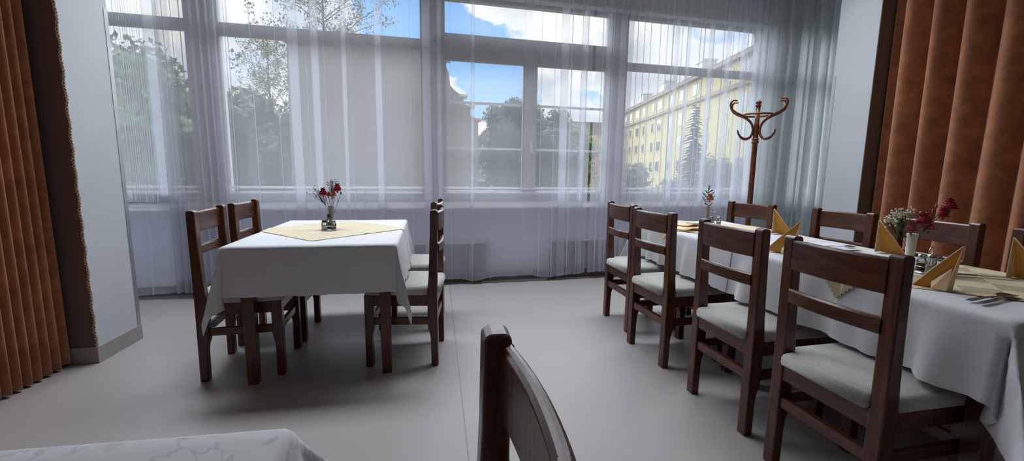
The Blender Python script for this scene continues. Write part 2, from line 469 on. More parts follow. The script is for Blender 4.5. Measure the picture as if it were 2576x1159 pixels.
window(5, 4.06, 5.45, 2.303, 2.378, 'window seen as a narrow slit next to the right pier')

# ---------------------------------------------------------------- net curtains
def sheer(name, label, x0, x1, z0, z1, thin=(), bands=(), mat=None, amp=.004, per=.24, seed=1, off=0.0, hem=.012, dens=None, lean=0.0, td=1.0):
    rnd = random.Random(seed)
    ph = [rnd.uniform(0, 6.28) for _ in range(4)]
    ev = sorted([(p, 0.0, 't') for p in thin] + [(p, w, 'b') for p, w in bands])
    path = []
    def wob(x):
        t = amp * (math.sin(2 * math.pi * x / per + ph[0]) + .6 * math.sin(2 * math.pi * x / (per * 1.73) + ph[1]) + .35 * math.sin(2 * math.pi * x / (per * .61) + ph[2]))
        if dens:
            t += dens[0] * math.sin(2 * math.pi * x / dens[1] + 1.6 * math.sin(x * 9 + ph[3]))
        return t
    x = x0; step = .007 if not dens else .0035
    ei = 0
    while x < x1:
        if ei < len(ev) and ev[ei][0] <= x:
            p, w, k = ev[ei]; ei += 1
            if p < x0 + .01 or p + w > x1 - .01: continue
            t = wob(p)
            if k == 't':
                dd = rnd.uniform(.010, .018) * td
                path += [(p - .0025, t), (p - .0018, t - dd * .5), (p - .0008, t - dd), (p + .0008, t - dd), (p + .0018, t - dd * .5), (p + .0025, t)]
                x = p + .006
            else:
                t2 = wob(p + w)
                m = 8
                path += [(p + w * i / m, t + (t2 - t) * i / m - .010) for i in range(m + 1)]
                path += [(p + w + .003, t2 - .003)]
                path += [(p + w * (m - i) / m, t2 + (t - t2) * i / m + .002) for i in range(m + 1)]
                path += [(p - .003, t + .007)]
                path += [(p + w * i / m, t + (t2 - t) * i / m + .012) for i in range(m + 1)]
                x = p + w + .006
            continue
        path.append((x, wob(x)))
        x += step
    path.append((x1, wob(x1)))
    zs = [0, .012, .03, .08, .16, .3, .45, .6, .75, .88, 1.0]
    nu = len(path)
    def fn(i, j):
        f = zs[j]
        px, t = path[i]
        zb = z0 + hem * math.sin(px * 7.3 + seed) + hem * .5 * math.sin(px * 17.0 + 2 * seed)
        z = zb + (z1 - zb) * f
        k = 1.0 + .7 * (1 - f) ** 2
        xx = px + .010 * math.sin(5.1 * px + 2.2 * f + seed) * (1 - f)
        yy = 4.375 + .06 * xx + off + t * k + .012 * math.sin(3.0 * px + seed) * (1 - f) + lean * (1 - f)
        return (xx, yy, z)
    m = MB(); m.grid(nu, len(zs), fn)
    o = m.build(name, mat or M['sheer'], smooth=True)
    hm = MB(); hm.grid(nu, 3, lambda i, j: (lambda p, q: tuple(p[k] + (q[k] - p[k]) * (j / 2.0) for k in range(3)))(fn(i, 0), fn(i, 2)))
    h = hm.build('hem', M['sheer_d'], o, smooth=True)
    h.location = (0, .002, 0)
    return tag(o, label, 'curtain', 'white net curtains in front of the windows')

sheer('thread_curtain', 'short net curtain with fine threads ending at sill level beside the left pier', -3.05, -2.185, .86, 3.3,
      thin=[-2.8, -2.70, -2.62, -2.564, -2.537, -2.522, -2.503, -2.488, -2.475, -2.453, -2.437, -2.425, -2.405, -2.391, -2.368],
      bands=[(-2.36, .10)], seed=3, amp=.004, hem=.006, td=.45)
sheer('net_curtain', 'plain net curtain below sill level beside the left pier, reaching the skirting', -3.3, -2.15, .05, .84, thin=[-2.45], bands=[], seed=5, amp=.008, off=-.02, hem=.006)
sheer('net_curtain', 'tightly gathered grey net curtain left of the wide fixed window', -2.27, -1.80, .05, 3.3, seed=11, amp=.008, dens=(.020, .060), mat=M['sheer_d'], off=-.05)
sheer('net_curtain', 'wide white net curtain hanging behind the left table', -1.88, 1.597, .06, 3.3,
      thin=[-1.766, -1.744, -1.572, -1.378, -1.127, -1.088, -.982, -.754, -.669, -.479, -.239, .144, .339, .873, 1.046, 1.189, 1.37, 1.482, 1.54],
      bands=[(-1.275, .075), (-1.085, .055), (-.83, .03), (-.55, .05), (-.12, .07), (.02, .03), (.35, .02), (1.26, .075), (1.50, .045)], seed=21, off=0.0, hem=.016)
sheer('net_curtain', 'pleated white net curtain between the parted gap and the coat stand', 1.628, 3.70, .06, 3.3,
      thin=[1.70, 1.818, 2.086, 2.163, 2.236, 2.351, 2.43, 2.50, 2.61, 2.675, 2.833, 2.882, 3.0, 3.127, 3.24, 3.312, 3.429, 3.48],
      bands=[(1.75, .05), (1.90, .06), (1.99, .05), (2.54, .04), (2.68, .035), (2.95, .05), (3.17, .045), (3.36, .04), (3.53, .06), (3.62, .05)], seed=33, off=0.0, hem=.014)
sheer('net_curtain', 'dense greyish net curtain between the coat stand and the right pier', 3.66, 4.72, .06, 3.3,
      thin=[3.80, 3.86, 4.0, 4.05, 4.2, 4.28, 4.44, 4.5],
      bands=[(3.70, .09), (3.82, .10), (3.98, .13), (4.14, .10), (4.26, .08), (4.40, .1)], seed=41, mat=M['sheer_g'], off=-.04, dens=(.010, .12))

# ---------------------------------------------------------------- orange curtains and lace edging
def drape(name, label, y0, y1, xm, amp, per, z0, z1, sgn, sharp=1.0, seed=1):
    rnd = random.Random(seed)
    n = int((y1 - y0) / .006)
    ph = rnd.uniform(0, 6.28)
    zs = [i / 14 for i in range(15)]
    def fn(i, j):
        y = y0 + (y1 - y0) * i / n
        f = zs[j]
        a = 2 * math.pi * (y + .012 * math.sin(y * 7 + seed)) / per + ph
        w = 2 * (math.sin(a / 2) ** 2 + .004) ** .5 - 1
        x = xm + sgn * amp * w * (1 + .12 * math.sin(3 * f + y * 4)) + .010 * math.sin(5 * y + 2 * f)
        z = z0 + (z1 - z0) * f + (.008 * math.sin(9 * y) if j == 0 else 0)
        return (x, y + .008 * math.sin(4 * f + y * 3), z)
    o = MB().grid(n + 1, 15, fn).build(name, M['velvet'], smooth=True, solid=.004)
    return tag(o, label, 'curtain')
drape('velvet_curtain', 'floor length orange velvet curtain in narrow folds at the left pier', .3, 2.835, -2.170, .040, .058, .02, 3.3, 1, .6, 2)
drape('velvet_curtain', 'orange velvet curtain in wide folds behind the right table', .2, 3.325, 3.90, .070, .223, .02, 3.3, -1, 1.0, 4)
lc = MB()
for q in range(2):
    pts = []
    for i in range(420):
        z = .10 + 2.9 * i / 419
        a = i * 1.25 + q * 3.14
        pts.append((LX + .004 + .007 * math.cos(a) + .004 * math.sin(i * .31), 2.848 + .006 * math.sin(a) + .002 * q, z))
    lc.tube(pts, .0024, 4)
tag(lc.build('lace_edging', M['lace'], smooth=True), 'knotted tan lace edging hanging along the corner of the left pier', 'lace trim')

# ---------------------------------------------------------------- radiators
def radiator(label, x0, x1, valve_x, foot_x):
    t = thing('radiator', label, 'radiator', (0, 0, 0), group='radiators behind the net curtains')
    m = MB(); wall_prism(m, x0, x1, -.085, -.02, .13, .42)
    body = m.build('radiator_panel', M['radiator'], t, bevel=.008)
    m = MB(); wall_prism(m, x0 + .01, x1 - .01, -.09, -.015, .418, .428)
    m.build('top_grille', M['frame_w'], t)
    m = MB(); yv = wy(valve_x, -.055)
    m.tube([(x1 if valve_x > x1 else x0, yv, .375), (valve_x, yv, .375)], .009, 8)
    vp = m.build('valve_pipe', M['metal'], t, smooth=True)
    m = MB(); m.tube([(valve_x, yv - .05, .375), (valve_x, yv + .01, .375)], [.021, .024], 12)
    m.build('valve_knob', M['frame_w'], t, smooth=False)
    m = MB(); m.tube([(valve_x, yv, .37), (valve_x, yv, .03)], .007, 8)
    m.build('riser_pipe', M['frame_w'], t, smooth=True)
    yf = wy(foot_x, -.12)
    m = MB(); m.box(foot_x - .030, foot_x + .030, yf - .02, yf + .07, 0, .012)
    m.tube([(foot_x, yf + .02, .01), (foot_x, yf + .06, .14)], .009, 8)
    m.ball((foot_x - .035, yf, .014), .014); m.ball((foot_x + .035, yf + .01, .014), .012)
    m.build('floor_foot', M['brass'], t)
    return t
radiator('low grey radiator with a round valve behind the net curtain nearer the left table', -.75, .50, .555, .415)
radiator('low grey radiator behind the net curtain next to the right-hand chairs', 1.245, 2.3, 1.19, 1.22)

# ---------------------------------------------------------------- dining chairs
HB = .945
def make_chair():
    t = empty('dining_chair')
    W = M['wood']
    prof = [(-.213, 0), (-.172, 0), (-.170, .16), (-.166, .20), (-.155, .235), (-.152, .26), (-.152, .46), (-.160, .55), (-.170, .80), (-.172, HB - .008), (-.180, HB), (-.206, HB), (-.214, HB - .008), (-.210, .45)]
    for s in (-1, 1):
        m = MB(); m.prism(prof, lambda p, k: (p[0], s * (.166 + .049 * k), p[1]))
        m.build('rear_leg', M['wood_v'], t, bevel=.005)
    pf = [(.215, 0), (.215, .44), (.160, .44), (.160, .26), (.164, .23), (.172, .20), (.174, .16), (.172, 0)]
    for s in (-1, 1):
        m = MB(); m.prism(pf, lambda p, k: (p[0], s * (.168 + .047 * k), p[1]))
        m.build('front_leg', M['wood_v'], t, bevel=.0035)
    def rail(z0, z1, name, bulge=.016, th=.024):
        n = 17
        m = MB()
        vs = []; fs = []
        for i in range(n):
            u = -1 + 2 * i / (n - 1)
            y = .172 * u
            xr = -.2045 - bulge * (1 - u * u)
            vs += [(xr - th / 2, y, z0 + .003), (xr - th / 2 + .004, y, z0), (xr + th / 2 - .004, y, z0), (xr + th / 2, y, z0 + .004), (xr + th / 2, y, z1 - .008), (xr + th / 2 - .006, y, z1 - .001), (xr, y, z1), (xr - th / 2 + .006, y, z1 - .001), (xr - th / 2, y, z1 - .008)]
        q = 9
        for i in range(n - 1):
            for k in range(q):
                k2 = (k + 1) % q
                fs.append((i * q + k, i * q + k2, (i + 1) * q + k2, (i + 1) * q + k))
        fs.append(tuple(range(q))); fs.append(tuple(range((n - 1) * q + q - 1, (n - 1) * q - 1, -1)))
        m.add(vs, fs)
        m.build(name, W, t, bevel=.0015)
    rail(.818, .932, 'crest_rail')
    rail(.690, .745, 'back_slat')
    m = MB()
    m.box(-.205, -.178, -.168, .168, .372, .440)
    m.box(.180, .205, -.170, .170, .372, .440)
    m.box(-.165, .170, -.205, -.182, .372, .440); m.box(-.165, .170, .182, .205, .372, .440)
    m.build('seat_frame', W, t, bevel=.003)
    m = MB(); m.box(-.203, -.180, -.168, .168, .256, .300); m.build('stretcher', W, t, bevel=.003)
    m = MB(); m.box(.182, .203, -.170, .170, .256, .300); m.build('stretcher', W, t, bevel=.003)
    for s in (-1, 1):
        m = MB(); m.box(-.16, .168, s * .193 - .010, s * .193 + .010, .256, .300); m.build('stretcher', M['wood_x'], t, bevel=.003)
    # cushion: crowned upholstered pad, notched behind the rear posts
    m = MB()
    outl = []
    a, b, r = .218, .213, .03
    pts = [(-.222, -.160), (-.148, -.163), (-.148, -.208)]
    for k in range(6):
        th = -math.pi / 2 + (math.pi / 2) * k / 5
        pts.append((a - r + r * math.cos(th), -b + r + r * math.sin(th)))
    for k in range(6):
        th = (math.pi / 2) * k / 5
        pts.append((a - r + r * math.cos(th), b - r + r * math.sin(th)))
    pts += [(-.148, .208), (-.148, .163), (-.222, .160)]
    n = len(pts)
    rings = [(1.0, .440), (1.012, .452), (1.012, .470), (.985, .484), (.93, .491), (.75, .496), (.4, .499), (.1, .500)]
    vs = []; fs = []
    for (sc_, z) in rings:
        vs += [((x + .0) * sc_, y * sc_, z) for x, y in pts]
    for j in range(len(rings) - 1):
        for i in range(n):
            i2 = (i + 1) % n
            fs.append((j * n + i, j * n + i2, (j + 1) * n + i2, (j + 1) * n + i))
    fs.append(tuple(range(n - 1, -1, -1))); fs.append(tuple(range((len(rings) - 1) * n, len(rings) * n)))
    m.add(vs, fs)
    m.build('seat_cushion', M['seat'], t, smooth=True)
    return t

CHAIRS = [   # x, y, heading deg, label, group
    (-1.092, 2.735, 4, 'dark wooden chair at left table, its post overlapping the cloth corner nearest the pier', 'chairs at the left table'),
    (-1.100, 3.235, 1.5, 'dark wooden chair at left table, pier side, closer to the window', 'chairs at the left table'),
    (-.190, 2.765, 174, 'dark wooden chair seen edge-on on the aisle side of left table, nearer one', 'chairs at the left table'),
    (-.185, 3.36, 172, 'dark wooden chair on the aisle side of left table, mostly behind another chair', 'chairs at the left table'),
    (1.552, 1.262, 3, 'largest full dark chair, seen from behind at near end of the long table', 'chairs on the aisle side of the long table'),
    (1.558, 1.838, 3, 'dark wooden chair seen from behind, second from near end of long table', 'chairs on the aisle side of the long table'),
    (1.528, 2.535, 5, 'dark wooden chair seen from behind, third from near end of long table', 'chairs on the aisle side of the long table'),
    (1.570, 3.100, 2, 'dark wooden chair on aisle side of long table, closest to the window', 'chairs on the aisle side of the long table'),
    (2.285, 3.065, 190, 'dark wooden chair standing in front of the coat stand', 'chairs on the curtain side of the long table'),
    (2.455, 2.445, 183, 'dark wooden chair in front of the right white pier', 'chairs on the curtain side of the long table'),
    (2.505, 1.945, 180, 'dark wooden chair behind red flowers, in front of orange curtain', 'chairs on the curtain side of the long table'),
    (2.475, 1.375, 180, 'dark wooden chair cut by the right picture edge behind a napkin', 'chairs on the curtain side of the long table'),
    (-.108, .425, 180, 'dark chair cut off at the bottom, beside the table corner in front', None),
]
proto = make_chair()
for i, (x, y, a, lab, g) in enumerate(CHAIRS):
    o = proto if i == 0 else copy_tree(proto)
    o.location = (x, y, 0); o.rotation_euler = (0, 0, R(a))
    tag(o, lab, 'chair', g)

# ---------------------------------------------------------------- tables and cloths
TOP = .772
def make_table(label, x, y, w, l, rz=0.0, inset=.05, lw=.062, group=None):
    t = thing('dining_table', label, 'table', (x, y, 0), rz, group)
    MB().box(-w / 2, w / 2, -l / 2, l / 2, TOP - .034, TOP - .004).build('tabletop', M['wood'], t, bevel=.004)
    m = MB()
    i = inset + .012
    m.box(-w / 2 + i, w / 2 - i, -l / 2 + i, -l / 2 + i + .022, TOP - .11, TOP - .034)
    m.box(-w / 2 + i, w / 2 - i, l / 2 - i - .022, l / 2 - i, TOP - .11, TOP - .034)
    m.box(-w / 2 + i, -w / 2 + i + .022, -l / 2 + i, l / 2 - i, TOP - .11, TOP - .034)
    m.box(w / 2 - i - .022, w / 2 - i, -l / 2 + i, l / 2 - i, TOP - .11, TOP - .034)
    m.build('apron', M['wood'], t)
    for sx in (-1, 1):
        for sy in (-1, 1):
            cx, cy = sx * (w / 2 - inset - lw / 2), sy * (l / 2 - inset - lw / 2)
            h = lw / 2
            vs = []
            for (z, k) in ((0, .84), (.25, .95), (.55, 1.0), (TOP - .034, 1.0)):
                vs += [(cx - h * k, cy - h * k, z), (cx + h * k, cy - h * k, z), (cx + h * k, cy + h * k, z), (cx - h * k, cy + h * k, z)]
            fs = [(3, 2, 1, 0), (12, 13, 14, 15)]
            for q in range(3):
                for k in range(4):
                    fs.append((q * 4 + k, q * 4 + (k + 1) % 4, q * 4 + 4 + (k + 1) % 4, q * 4 + 4 + k))
            MB().add(vs, fs).build('leg', M['wood_v'], t, bevel=.004)
    return t

def make_cloth(name, label, x, y, w, l, d, rz=0.0, mat=None, z=TOP, tilt=5.0, fold=.010, corner=1.12, ctilt=18.0, scallop=.004, sper=.045, seed=1, step=.016, group=None, cat='tablecloth', k_fold=2 * math.pi / .23, rad=.014, crease=None, end=(1, 1), tuck=10.0):
    hw, hl = w / 2, l / 2
    def axis(h, dlo, dhi):
        n = max(6, int(round(2 * h / .03)))
        m = max(6, int(round(d / step)))
        a = []
        if dlo > 0: a += [-h - dlo * (m - i) / m for i in range(m)]
        a += [-h + 2 * h * i / n for i in range(n + 1)]
        if dhi > 0: a += [h + dhi * (i + 1) / m for i in range(m)]
        return a
    us = axis(hw, d, d); vs_ = axis(hl, d * end[0], d * end[1])
    def bend(e, tl):
        q = rad * math.pi / 2
        if e <= q:
            a = e / rad
            return rad * math.sin(a), rad * (1 - math.cos(a))
        return rad + (e - q) * math.sin(tl), rad + (e - q) * math.cos(tl)
    def fn(i, j):
        u, v = us[i], vs_[j]
        ex = max(abs(u) - hw, 0); ey = max(abs(v) - hl, 0)
        sx = 1 if u > 0 else -1; sy = 1 if v > 0 else -1
        px = max(-hw, min(hw, u)); py = max(-hl, min(hl, v))
        zz = z + .0012 * noise.noise(Vector((u * 6, v * 6, seed)))
        if ex == 0 and ey == 0:
            return (px, py, zz)
        if ex > 0 and ey > 0:
            dd = math.hypot(ex, ey); th = math.atan2(ey, ex)
            s2 = math.sin(2 * th) ** 2
            s3 = abs(math.sin(2 * th)) ** .8
            lim = d * (1 + (math.sqrt(2) * corner - 1) * s3)
            mx_ = math.hypot(d, d) if False else d / max(math.cos(th), math.sin(th))
            dd2 = dd / mx_ * (lim if lim < mx_ * corner else mx_ * corner)
            dd2 += scallop * abs(math.sin(math.pi * (u + v) / sper)) * (dd / mx_) ** 6
            tl = R(tilt + (ctilt - tilt) * s2) + R(7) * math.sin(4 * th + seed) * s2 - R(tuck) * (math.exp(-((th - .26) / .16) ** 2) + math.exp(-((th - 1.31) / .16) ** 2))
            o, dn = bend(dd2, tl)
            phi = th + .35 * math.sin(4 * th) * min(1, dd2 / d)
            return (px + sx * o * math.cos(phi), py + sy * o * math.sin(phi), zz - dn)
        e = ex if ex > 0 else ey
        s_ = v if ex > 0 else u
        h_ = hl if ex > 0 else hw
        fr = e / d
        e2 = e + scallop * abs(math.sin(math.pi * s_ / sper)) * fr ** 6
        edge = max(0.0, 1 - (h_ - abs(s_)) / .10)
        o, dn = bend(e2, R(tilt) + R(2.5) * math.sin(s_ * 5 + seed) )
        ff = fold * (math.sin(k_fold * s_ + seed) + .6 * math.sin(k_fold * 1.7 * s_ + 2.1 * seed)) * fr ** 1.2 * (1 - .7 * edge)
        if crease is not None and ex > 0:
            c_ = (s_ - crease) / .012
            ff += .012 * fr * math.exp(-c_ * c_)
        o = max(rad * .5, o + ff) if fr > .1 else o
        if ex > 0: return (px + sx * o, py, zz - dn)
        return (px, py + sy * o, zz - dn)
    m = MB(); m.grid(len(us), len(vs_), fn)
    o = m.build(name, mat or M['cloth'], smooth=True, loc=(x, y, 0))
    o.rotation_euler = (0, 0, rz)
    return tag(o, label, cat, group)

# left table
LTX, LTY, LTR = -.665, 2.985, R(1.0)
make_table('dark wooden table standing under the white cloth between four chairs', LTX - .008, LTY - .015, .82, 1.10, R(3.2), .028)
make_cloth('tablecloth', 'white tablecloth with scalloped hem on the left table', LTX, LTY, .855, 1.145, .268, LTR, seed=2, tilt=6, ctilt=20, corner=1.22, fold=.005)
# long right table = two tables end to end
make_table('dark wooden table at the near end of the long right row', 2.0, 1.525, .76, 1.19, 0, .06, group='tables of the long right row')
make_table('dark wooden table at the window end of the long right row', 2.0, 2.725, .76, 1.19, 0, .06, group='tables of the long right row')
make_cloth('tablecloth', 'white tablecloth on the near half of the long table, corner drooping', 2.0, 1.53, .765, 1.20, .262, 0, seed=5, tilt=4, ctilt=30, corner=1.32, fold=.024, tuck=24, crease=-.07, k_fold=2 * math.pi / .30, end=(1, 0))
make_cloth('tablecloth', 'white tablecloth on the window half of the long table', 2.0, 2.72, .772, 1.20, .258, 0, seed=9, z=TOP + .001, tilt=6, ctilt=22, fold=.013, k_fold=2 * math.pi / .17, end=(0, 1))
# table in front, bottom left
make_table('dark wooden table under white damask in the bottom corner', -.68, .115, .86, 1.12, 0, .06)
make_cloth('tablecloth', 'white damask tablecloth with faint sprigs, bottom left table', -.68, .115, .875, 1.135, .27, 0, M['cloth2'], seed=4, tilt=13, ctilt=30, fold=.006, rad=.02)

# toppers
def make_topper(label, cx, cy, side, rz, hw, hl, tx, ty, trz, mat, z, pink=.006, seed=1, folds=True):
    """square cloth turned on the table, hanging over the table's sides"""
    n = 72
    h = side / 2
    c, s = math.cos(rz), math.sin(rz)
    ct, st = math.cos(trz), math.sin(trz)
    def fn(i, j):
        a = -h + side * i / (n - 1); b = -h + side * j / (n - 1)
        if i in (0, n - 1): a += (pink if j % 2 else 0) * (1 if a < 0 else -1)
        if j in (0, n - 1): b += (pink if i % 2 else 0) * (1 if b < 0 else -1)
        x = cx + a * c - b * s - tx; y = cy + a * s + b * c - ty
        lx, ly = x * ct + y * st, -x * st + y * ct
        zz = z + .003 + .0010 * noise.noise(Vector((a * 9, b * 9, seed)))
        if folds:
            zz += .006 * math.exp(-((a - .01) / .007) ** 2) + .006 * math.exp(-((b + .015) / .007) ** 2)
        ov = abs(lx) - hw
        if ov > 0:
            sg = 1 if lx > 0 else -1
            rr = .018
            q = rr * math.pi / 2
            if ov < q:
                an = ov / rr; lx = sg * (hw + rr * math.sin(an)); zz -= rr * (1 - math.cos(an))
            else:
                lx = sg * (hw + rr + (ov - q) * .13 + .004 * math.sin(ly * 30)); zz -= rr + (ov - q)
        return (lx * ct - ly * st, lx * st + ly * ct, zz)
    m = MB(); m.grid(n, n, fn)
    o = m.build('table_topper', mat, smooth=True, loc=(tx, ty, 0))
    return tag(o, label, 'table topper', 'square cream toppers laid cornerwise')
make_topper('cream topper with crossed ironing creases on the left table', -.685, 3.02, .70, R(45), .428, .57, LTX, LTY, LTR, M['topper'], TOP, seed=3)
make_topper('yellow checked topper on the near half of the long table', 2.0, 1.465, .70, R(45), .384, .6, 2.0, 1.53, 0, M['check'], TOP, pink=.009, seed=6, folds=False)
make_topper('cream yellow topper under flat napkins, window half of long table', 2.0, 2.86, .70, R(45), .387, .6, 2.0, 2.72, 0, M['topper'], TOP + .002, pink=.009, seed=8)

# ---------------------------------------------------------------- table-top things
ZT = TOP + .004
def carnation_mb(c, r, seed, layers=5):
    rnd = random.Random(seed)
    m = MB()
    m.ball((c[0], c[1], c[2] + r * .10), r * .78, 12, 8, 1, 1, .8)
    for L in range(layers):
        rr = r * (1 - .14 * L); zz = c[2] - r * .35 + r * .24 * L
        n = 22
        vs = [(c[0], c[1], zz - r * .25)]
        for ring, kk in ((1, .55), (2, 1.0)):
            for k in range(n):
                t = 2 * math.pi * k / n + L * .4
                q = rr * kk * (1 + (.08 * math.sin(7 * t + seed + L) + rnd.uniform(-.06, .06)) * (kk > .9))
                vs.append((c[0] + q * math.cos(t), c[1] + q * math.sin(t), zz + (r * .10 if ring == 1 else r * (.10 + .12 * L)) + rnd.uniform(-.12, .12) * r))
        fs = [(0, 1 + k, 1 + (k + 1) % n) for k in range(n)]
        fs += [(1 + k, 1 + n + k, 1 + n + (k + 1) % n, 1 + (k + 1) % n) for k in range(n)]
        m.add(vs, fs)
    return m
def bez(a, b, c, n=8):
    a, b, c = Vector(a), Vector(b), Vector(c)
    return [(a * (1 - t) ** 2 + b * 2 * t * (1 - t) + c * t * t) for t in [i / n for i in range(n + 1)]]
def flower(label, base, head, r, mat, group, seed=1, cat='flower', name='carnation'):
    t = thing(name, label, cat, base, 0, group)
    h = Vector(head) - Vector(base)
    pts = bez((0, 0, 0), (h.x * .25, h.y * .25, h.z * .65), h)
    MB().tube(pts, .0016, 6).build('stem', M['stem'], t, smooth=True)
    m = MB(); m.lathe([(.0025, -.012 - r * .5), (r * .30, -.006 - r * .2), (r * .34, r * .05)], 10, h)
    m.build('calyx', M['stem'], t, smooth=True)
    carnation_mb((h.x, h.y, h.z), r, seed).build('bloom', mat, t, smooth=False)
    return t
def sprig(name, label, base, tips, ball_r, n, spread, mat, group, seed=1, cat='flower sprig'):
    rnd = random.Random(seed)
    t = thing(name, label, cat, base, 0, group)
    sm = MB(); bm_ = MB()
    for tp in tips:
        h = Vector(tp) - Vector(base)
        mid = h * .62
        sm.tube(bez((0, 0, 0), (h.x * .3, h.y * .3, h.z * .5), h * .8), .0010, 5)
        for k in range(n):
            e = h + Vector((rnd.gauss(0, spread), rnd.gauss(0, spread), rnd.gauss(0, spread)))
            sm.tube([mid, (mid + e) * .5 + Vector((0, 0, .004)), e], .0005, 3)
            bm_.ball(e, ball_r * rnd.uniform(.7, 1.15), 6, 4)
    sm.build('stems', M['stem'], t)
    bm_.build('blossoms', mat, t, smooth=True)
    return t
def vase(label, x, y, h, r, mat):
    o = MB().lathe([(r * .70, 0), (r * .74, .004), (r * .80, h * .3), (r * .9, h * .7), (r, h - .002), (r * .97, h), (r * .86, h - .002), (r * .8, h * .6), (r * .6, .012)], 24).build('bud_vase', mat, loc=(x, y, ZT), smooth=True)
    return tag(o, label, 'vase', 'bud vases on the tables')

# left table vase
vx, vy = -.69, 3.03
vase('slim dark grey vase on the left table', vx, vy, .150, .0185, M['porc_g'])
vb = (vx, vy, ZT + .05)
flower('crimson carnation on the left table, highest on the aisle side', vb, (vx + .046, vy, ZT + .262), .030, M['red'], 'carnations in the left table vase', 1)
flower('crimson carnation on the left table, on the pier side', vb, (vx - .042, vy - .01, ZT + .235), .030, M['red'], 'carnations in the left table vase', 2)
flower('faded rose carnation in the middle of the left table bunch', vb, (vx + .020, vy - .02, ZT + .226), .024, M['salmon'], 'carnations in the left table vase', 3)
flower('small dusky carnation tucked between crimson ones on left table', vb, (vx - .008, vy - .015, ZT + .222), .018, M['pink'], 'carnations in the left table vase', 4)
sprig('gypsophila_sprig', 'dark dry filler sprig rising above the left table carnations', vb, [(vx + .005, vy + .01, ZT + .30), (vx + .018, vy, ZT + .275)], .0034, 30, .018, M['gyps_d'], 'filler sprigs in the left table vase', 1)
sprig('gypsophila_sprig', 'dark dry filler sprig leaning out to the pier side of left table bunch', vb, [(vx - .082, vy, ZT + .245), (vx - .055, vy, ZT + .215)], .0034, 30, .017, M['gyps_d'], 'filler sprigs in the left table vase', 2)
t = thing('leaf_sprig', 'thin leafy stem with a bud on the aisle side of left table bunch', 'flower sprig', vb)
MB().tube(bez((0, 0, 0), (.03, 0, .09), (.064, 0, .18)), .0013, 5).tube([(.035, 0, .11), (.05, 0, .13), (.042, 0, .15)], .001, 4).build('stems', M['stem'], t)
MB().ball((.066, 0, .186), .0065, 8, 6, .8, .8, 1.7).build('bud', M['fir'], t, smooth=True)

def cruet(label, x, y, rz, loop, items):
    """tray with rim and optional carrying loop; the shakers stand in it as things of their own"""
    t = thing('cruet_stand', label, 'cruet stand', (x, y, ZT), rz, 'cruet stands on the tables')
    m = MB(); m.lathe([(.046, 0), (.048, .002), (.048, .006), (.0, .006)], 24); m.build('tray', M['chrome'], t, smooth=True)
    m = MB()
    for (r_, z_) in ((.046, .030),):
        m.tube([(r_ * math.cos(a), r_ * math.sin(a), z_) for a in [2 * math.pi * i / 28 for i in range(29)]], .0016, 6)
    for a in (0, 1.57, 3.14, 4.71):
        m.tube([(.046 * math.cos(a + .8), .046 * math.sin(a + .8), .004), (.046 * math.cos(a + .8), .046 * math.sin(a + .8), .03)], .0014, 6)
    m.build('rail', M['chrome'], t, smooth=True)
    if loop:
        m = MB(); m.tube([(0, 0, .005), (0, 0, .075)], .002, 6)
        m.tube([(.017 * math.sin(a), 0, .093 - .018 * math.cos(a)) for a in [2 * math.pi * i / 20 for i in range(21)]], .0028, 6)
        m.build('handle', M['chrome'], t, smooth=True)
    c, s = math.cos(rz), math.sin(rz)
    for (dx, dy, h, r, fill, cap, lab) in items:
        g = thing('shaker', lab, 'shaker', (x + dx * c - dy * s, y + dx * s + dy * c, ZT + .007), 0, 'glass shakers in the cruet stands')
        MB().lathe([(r * .9, 0), (r, .004), (r, h * .6), (r * .8, h * .72), (r * .74, h * .76)], 14).build('glass_body', M['jar'], g, smooth=True)
        MB().lathe([(r * .82, .003), (r * .86, .006), (r * .86, h * .42), (r * .1, h * .44)], 12).build('contents', fill, g, smooth=True)
        MB().lathe([(r * .80, h * .74), (r * .84, h * .78), (r * .84, h * .93), (r * .6, h), (r * .1, h * 1.01)], 14).build('cap', cap, g, smooth=True)
cruet('low round metal cruet stand in front of the vase on left table', -.690, 2.955, .2, False, [
    (-.026, -.012, .062, .0185, M['salt'], M['black'], 'squat glass shaker with black cap on the left table'),
    (.003, .020, .098, .0150, M['pepper'], M['black'], 'tallest slim glass shaker with black cap on the left table'),
    (.026, -.012, .060, .0190, M['pepper'], M['steel_dark'], 'brown filled glass shaker on the left table')])
cruet('metal cruet stand with a ring handle beside white vase', 2.015, 1.452, .3, True, [
    (-.028, -.014, .078, .0170, M['salt'], M['chrome'], 'white filled glass shaker with steel cap nearest the picture front'),
    (.004, .028, .070, .0165, M['pepper'], M['chrome'], 'dark filled shaker behind the ring handle beside white vase'),
    (.028, -.014, .070, .0165, M['salt'], M['chrome'], 'white filled shaker partly hidden by the standing napkin')])
cruet('metal cruet stand with a ring handle at window end of long table', 2.070, 2.965, -.3, True, [
    (-.026, -.010, .068, .0165, M['pepper'], M['steel_dark'], 'dark glass shaker at the window end of long table'),
    (.026, -.010, .066, .0165, M['salt'], M['chrome'], 'pale glass shaker at the window end of long table')])

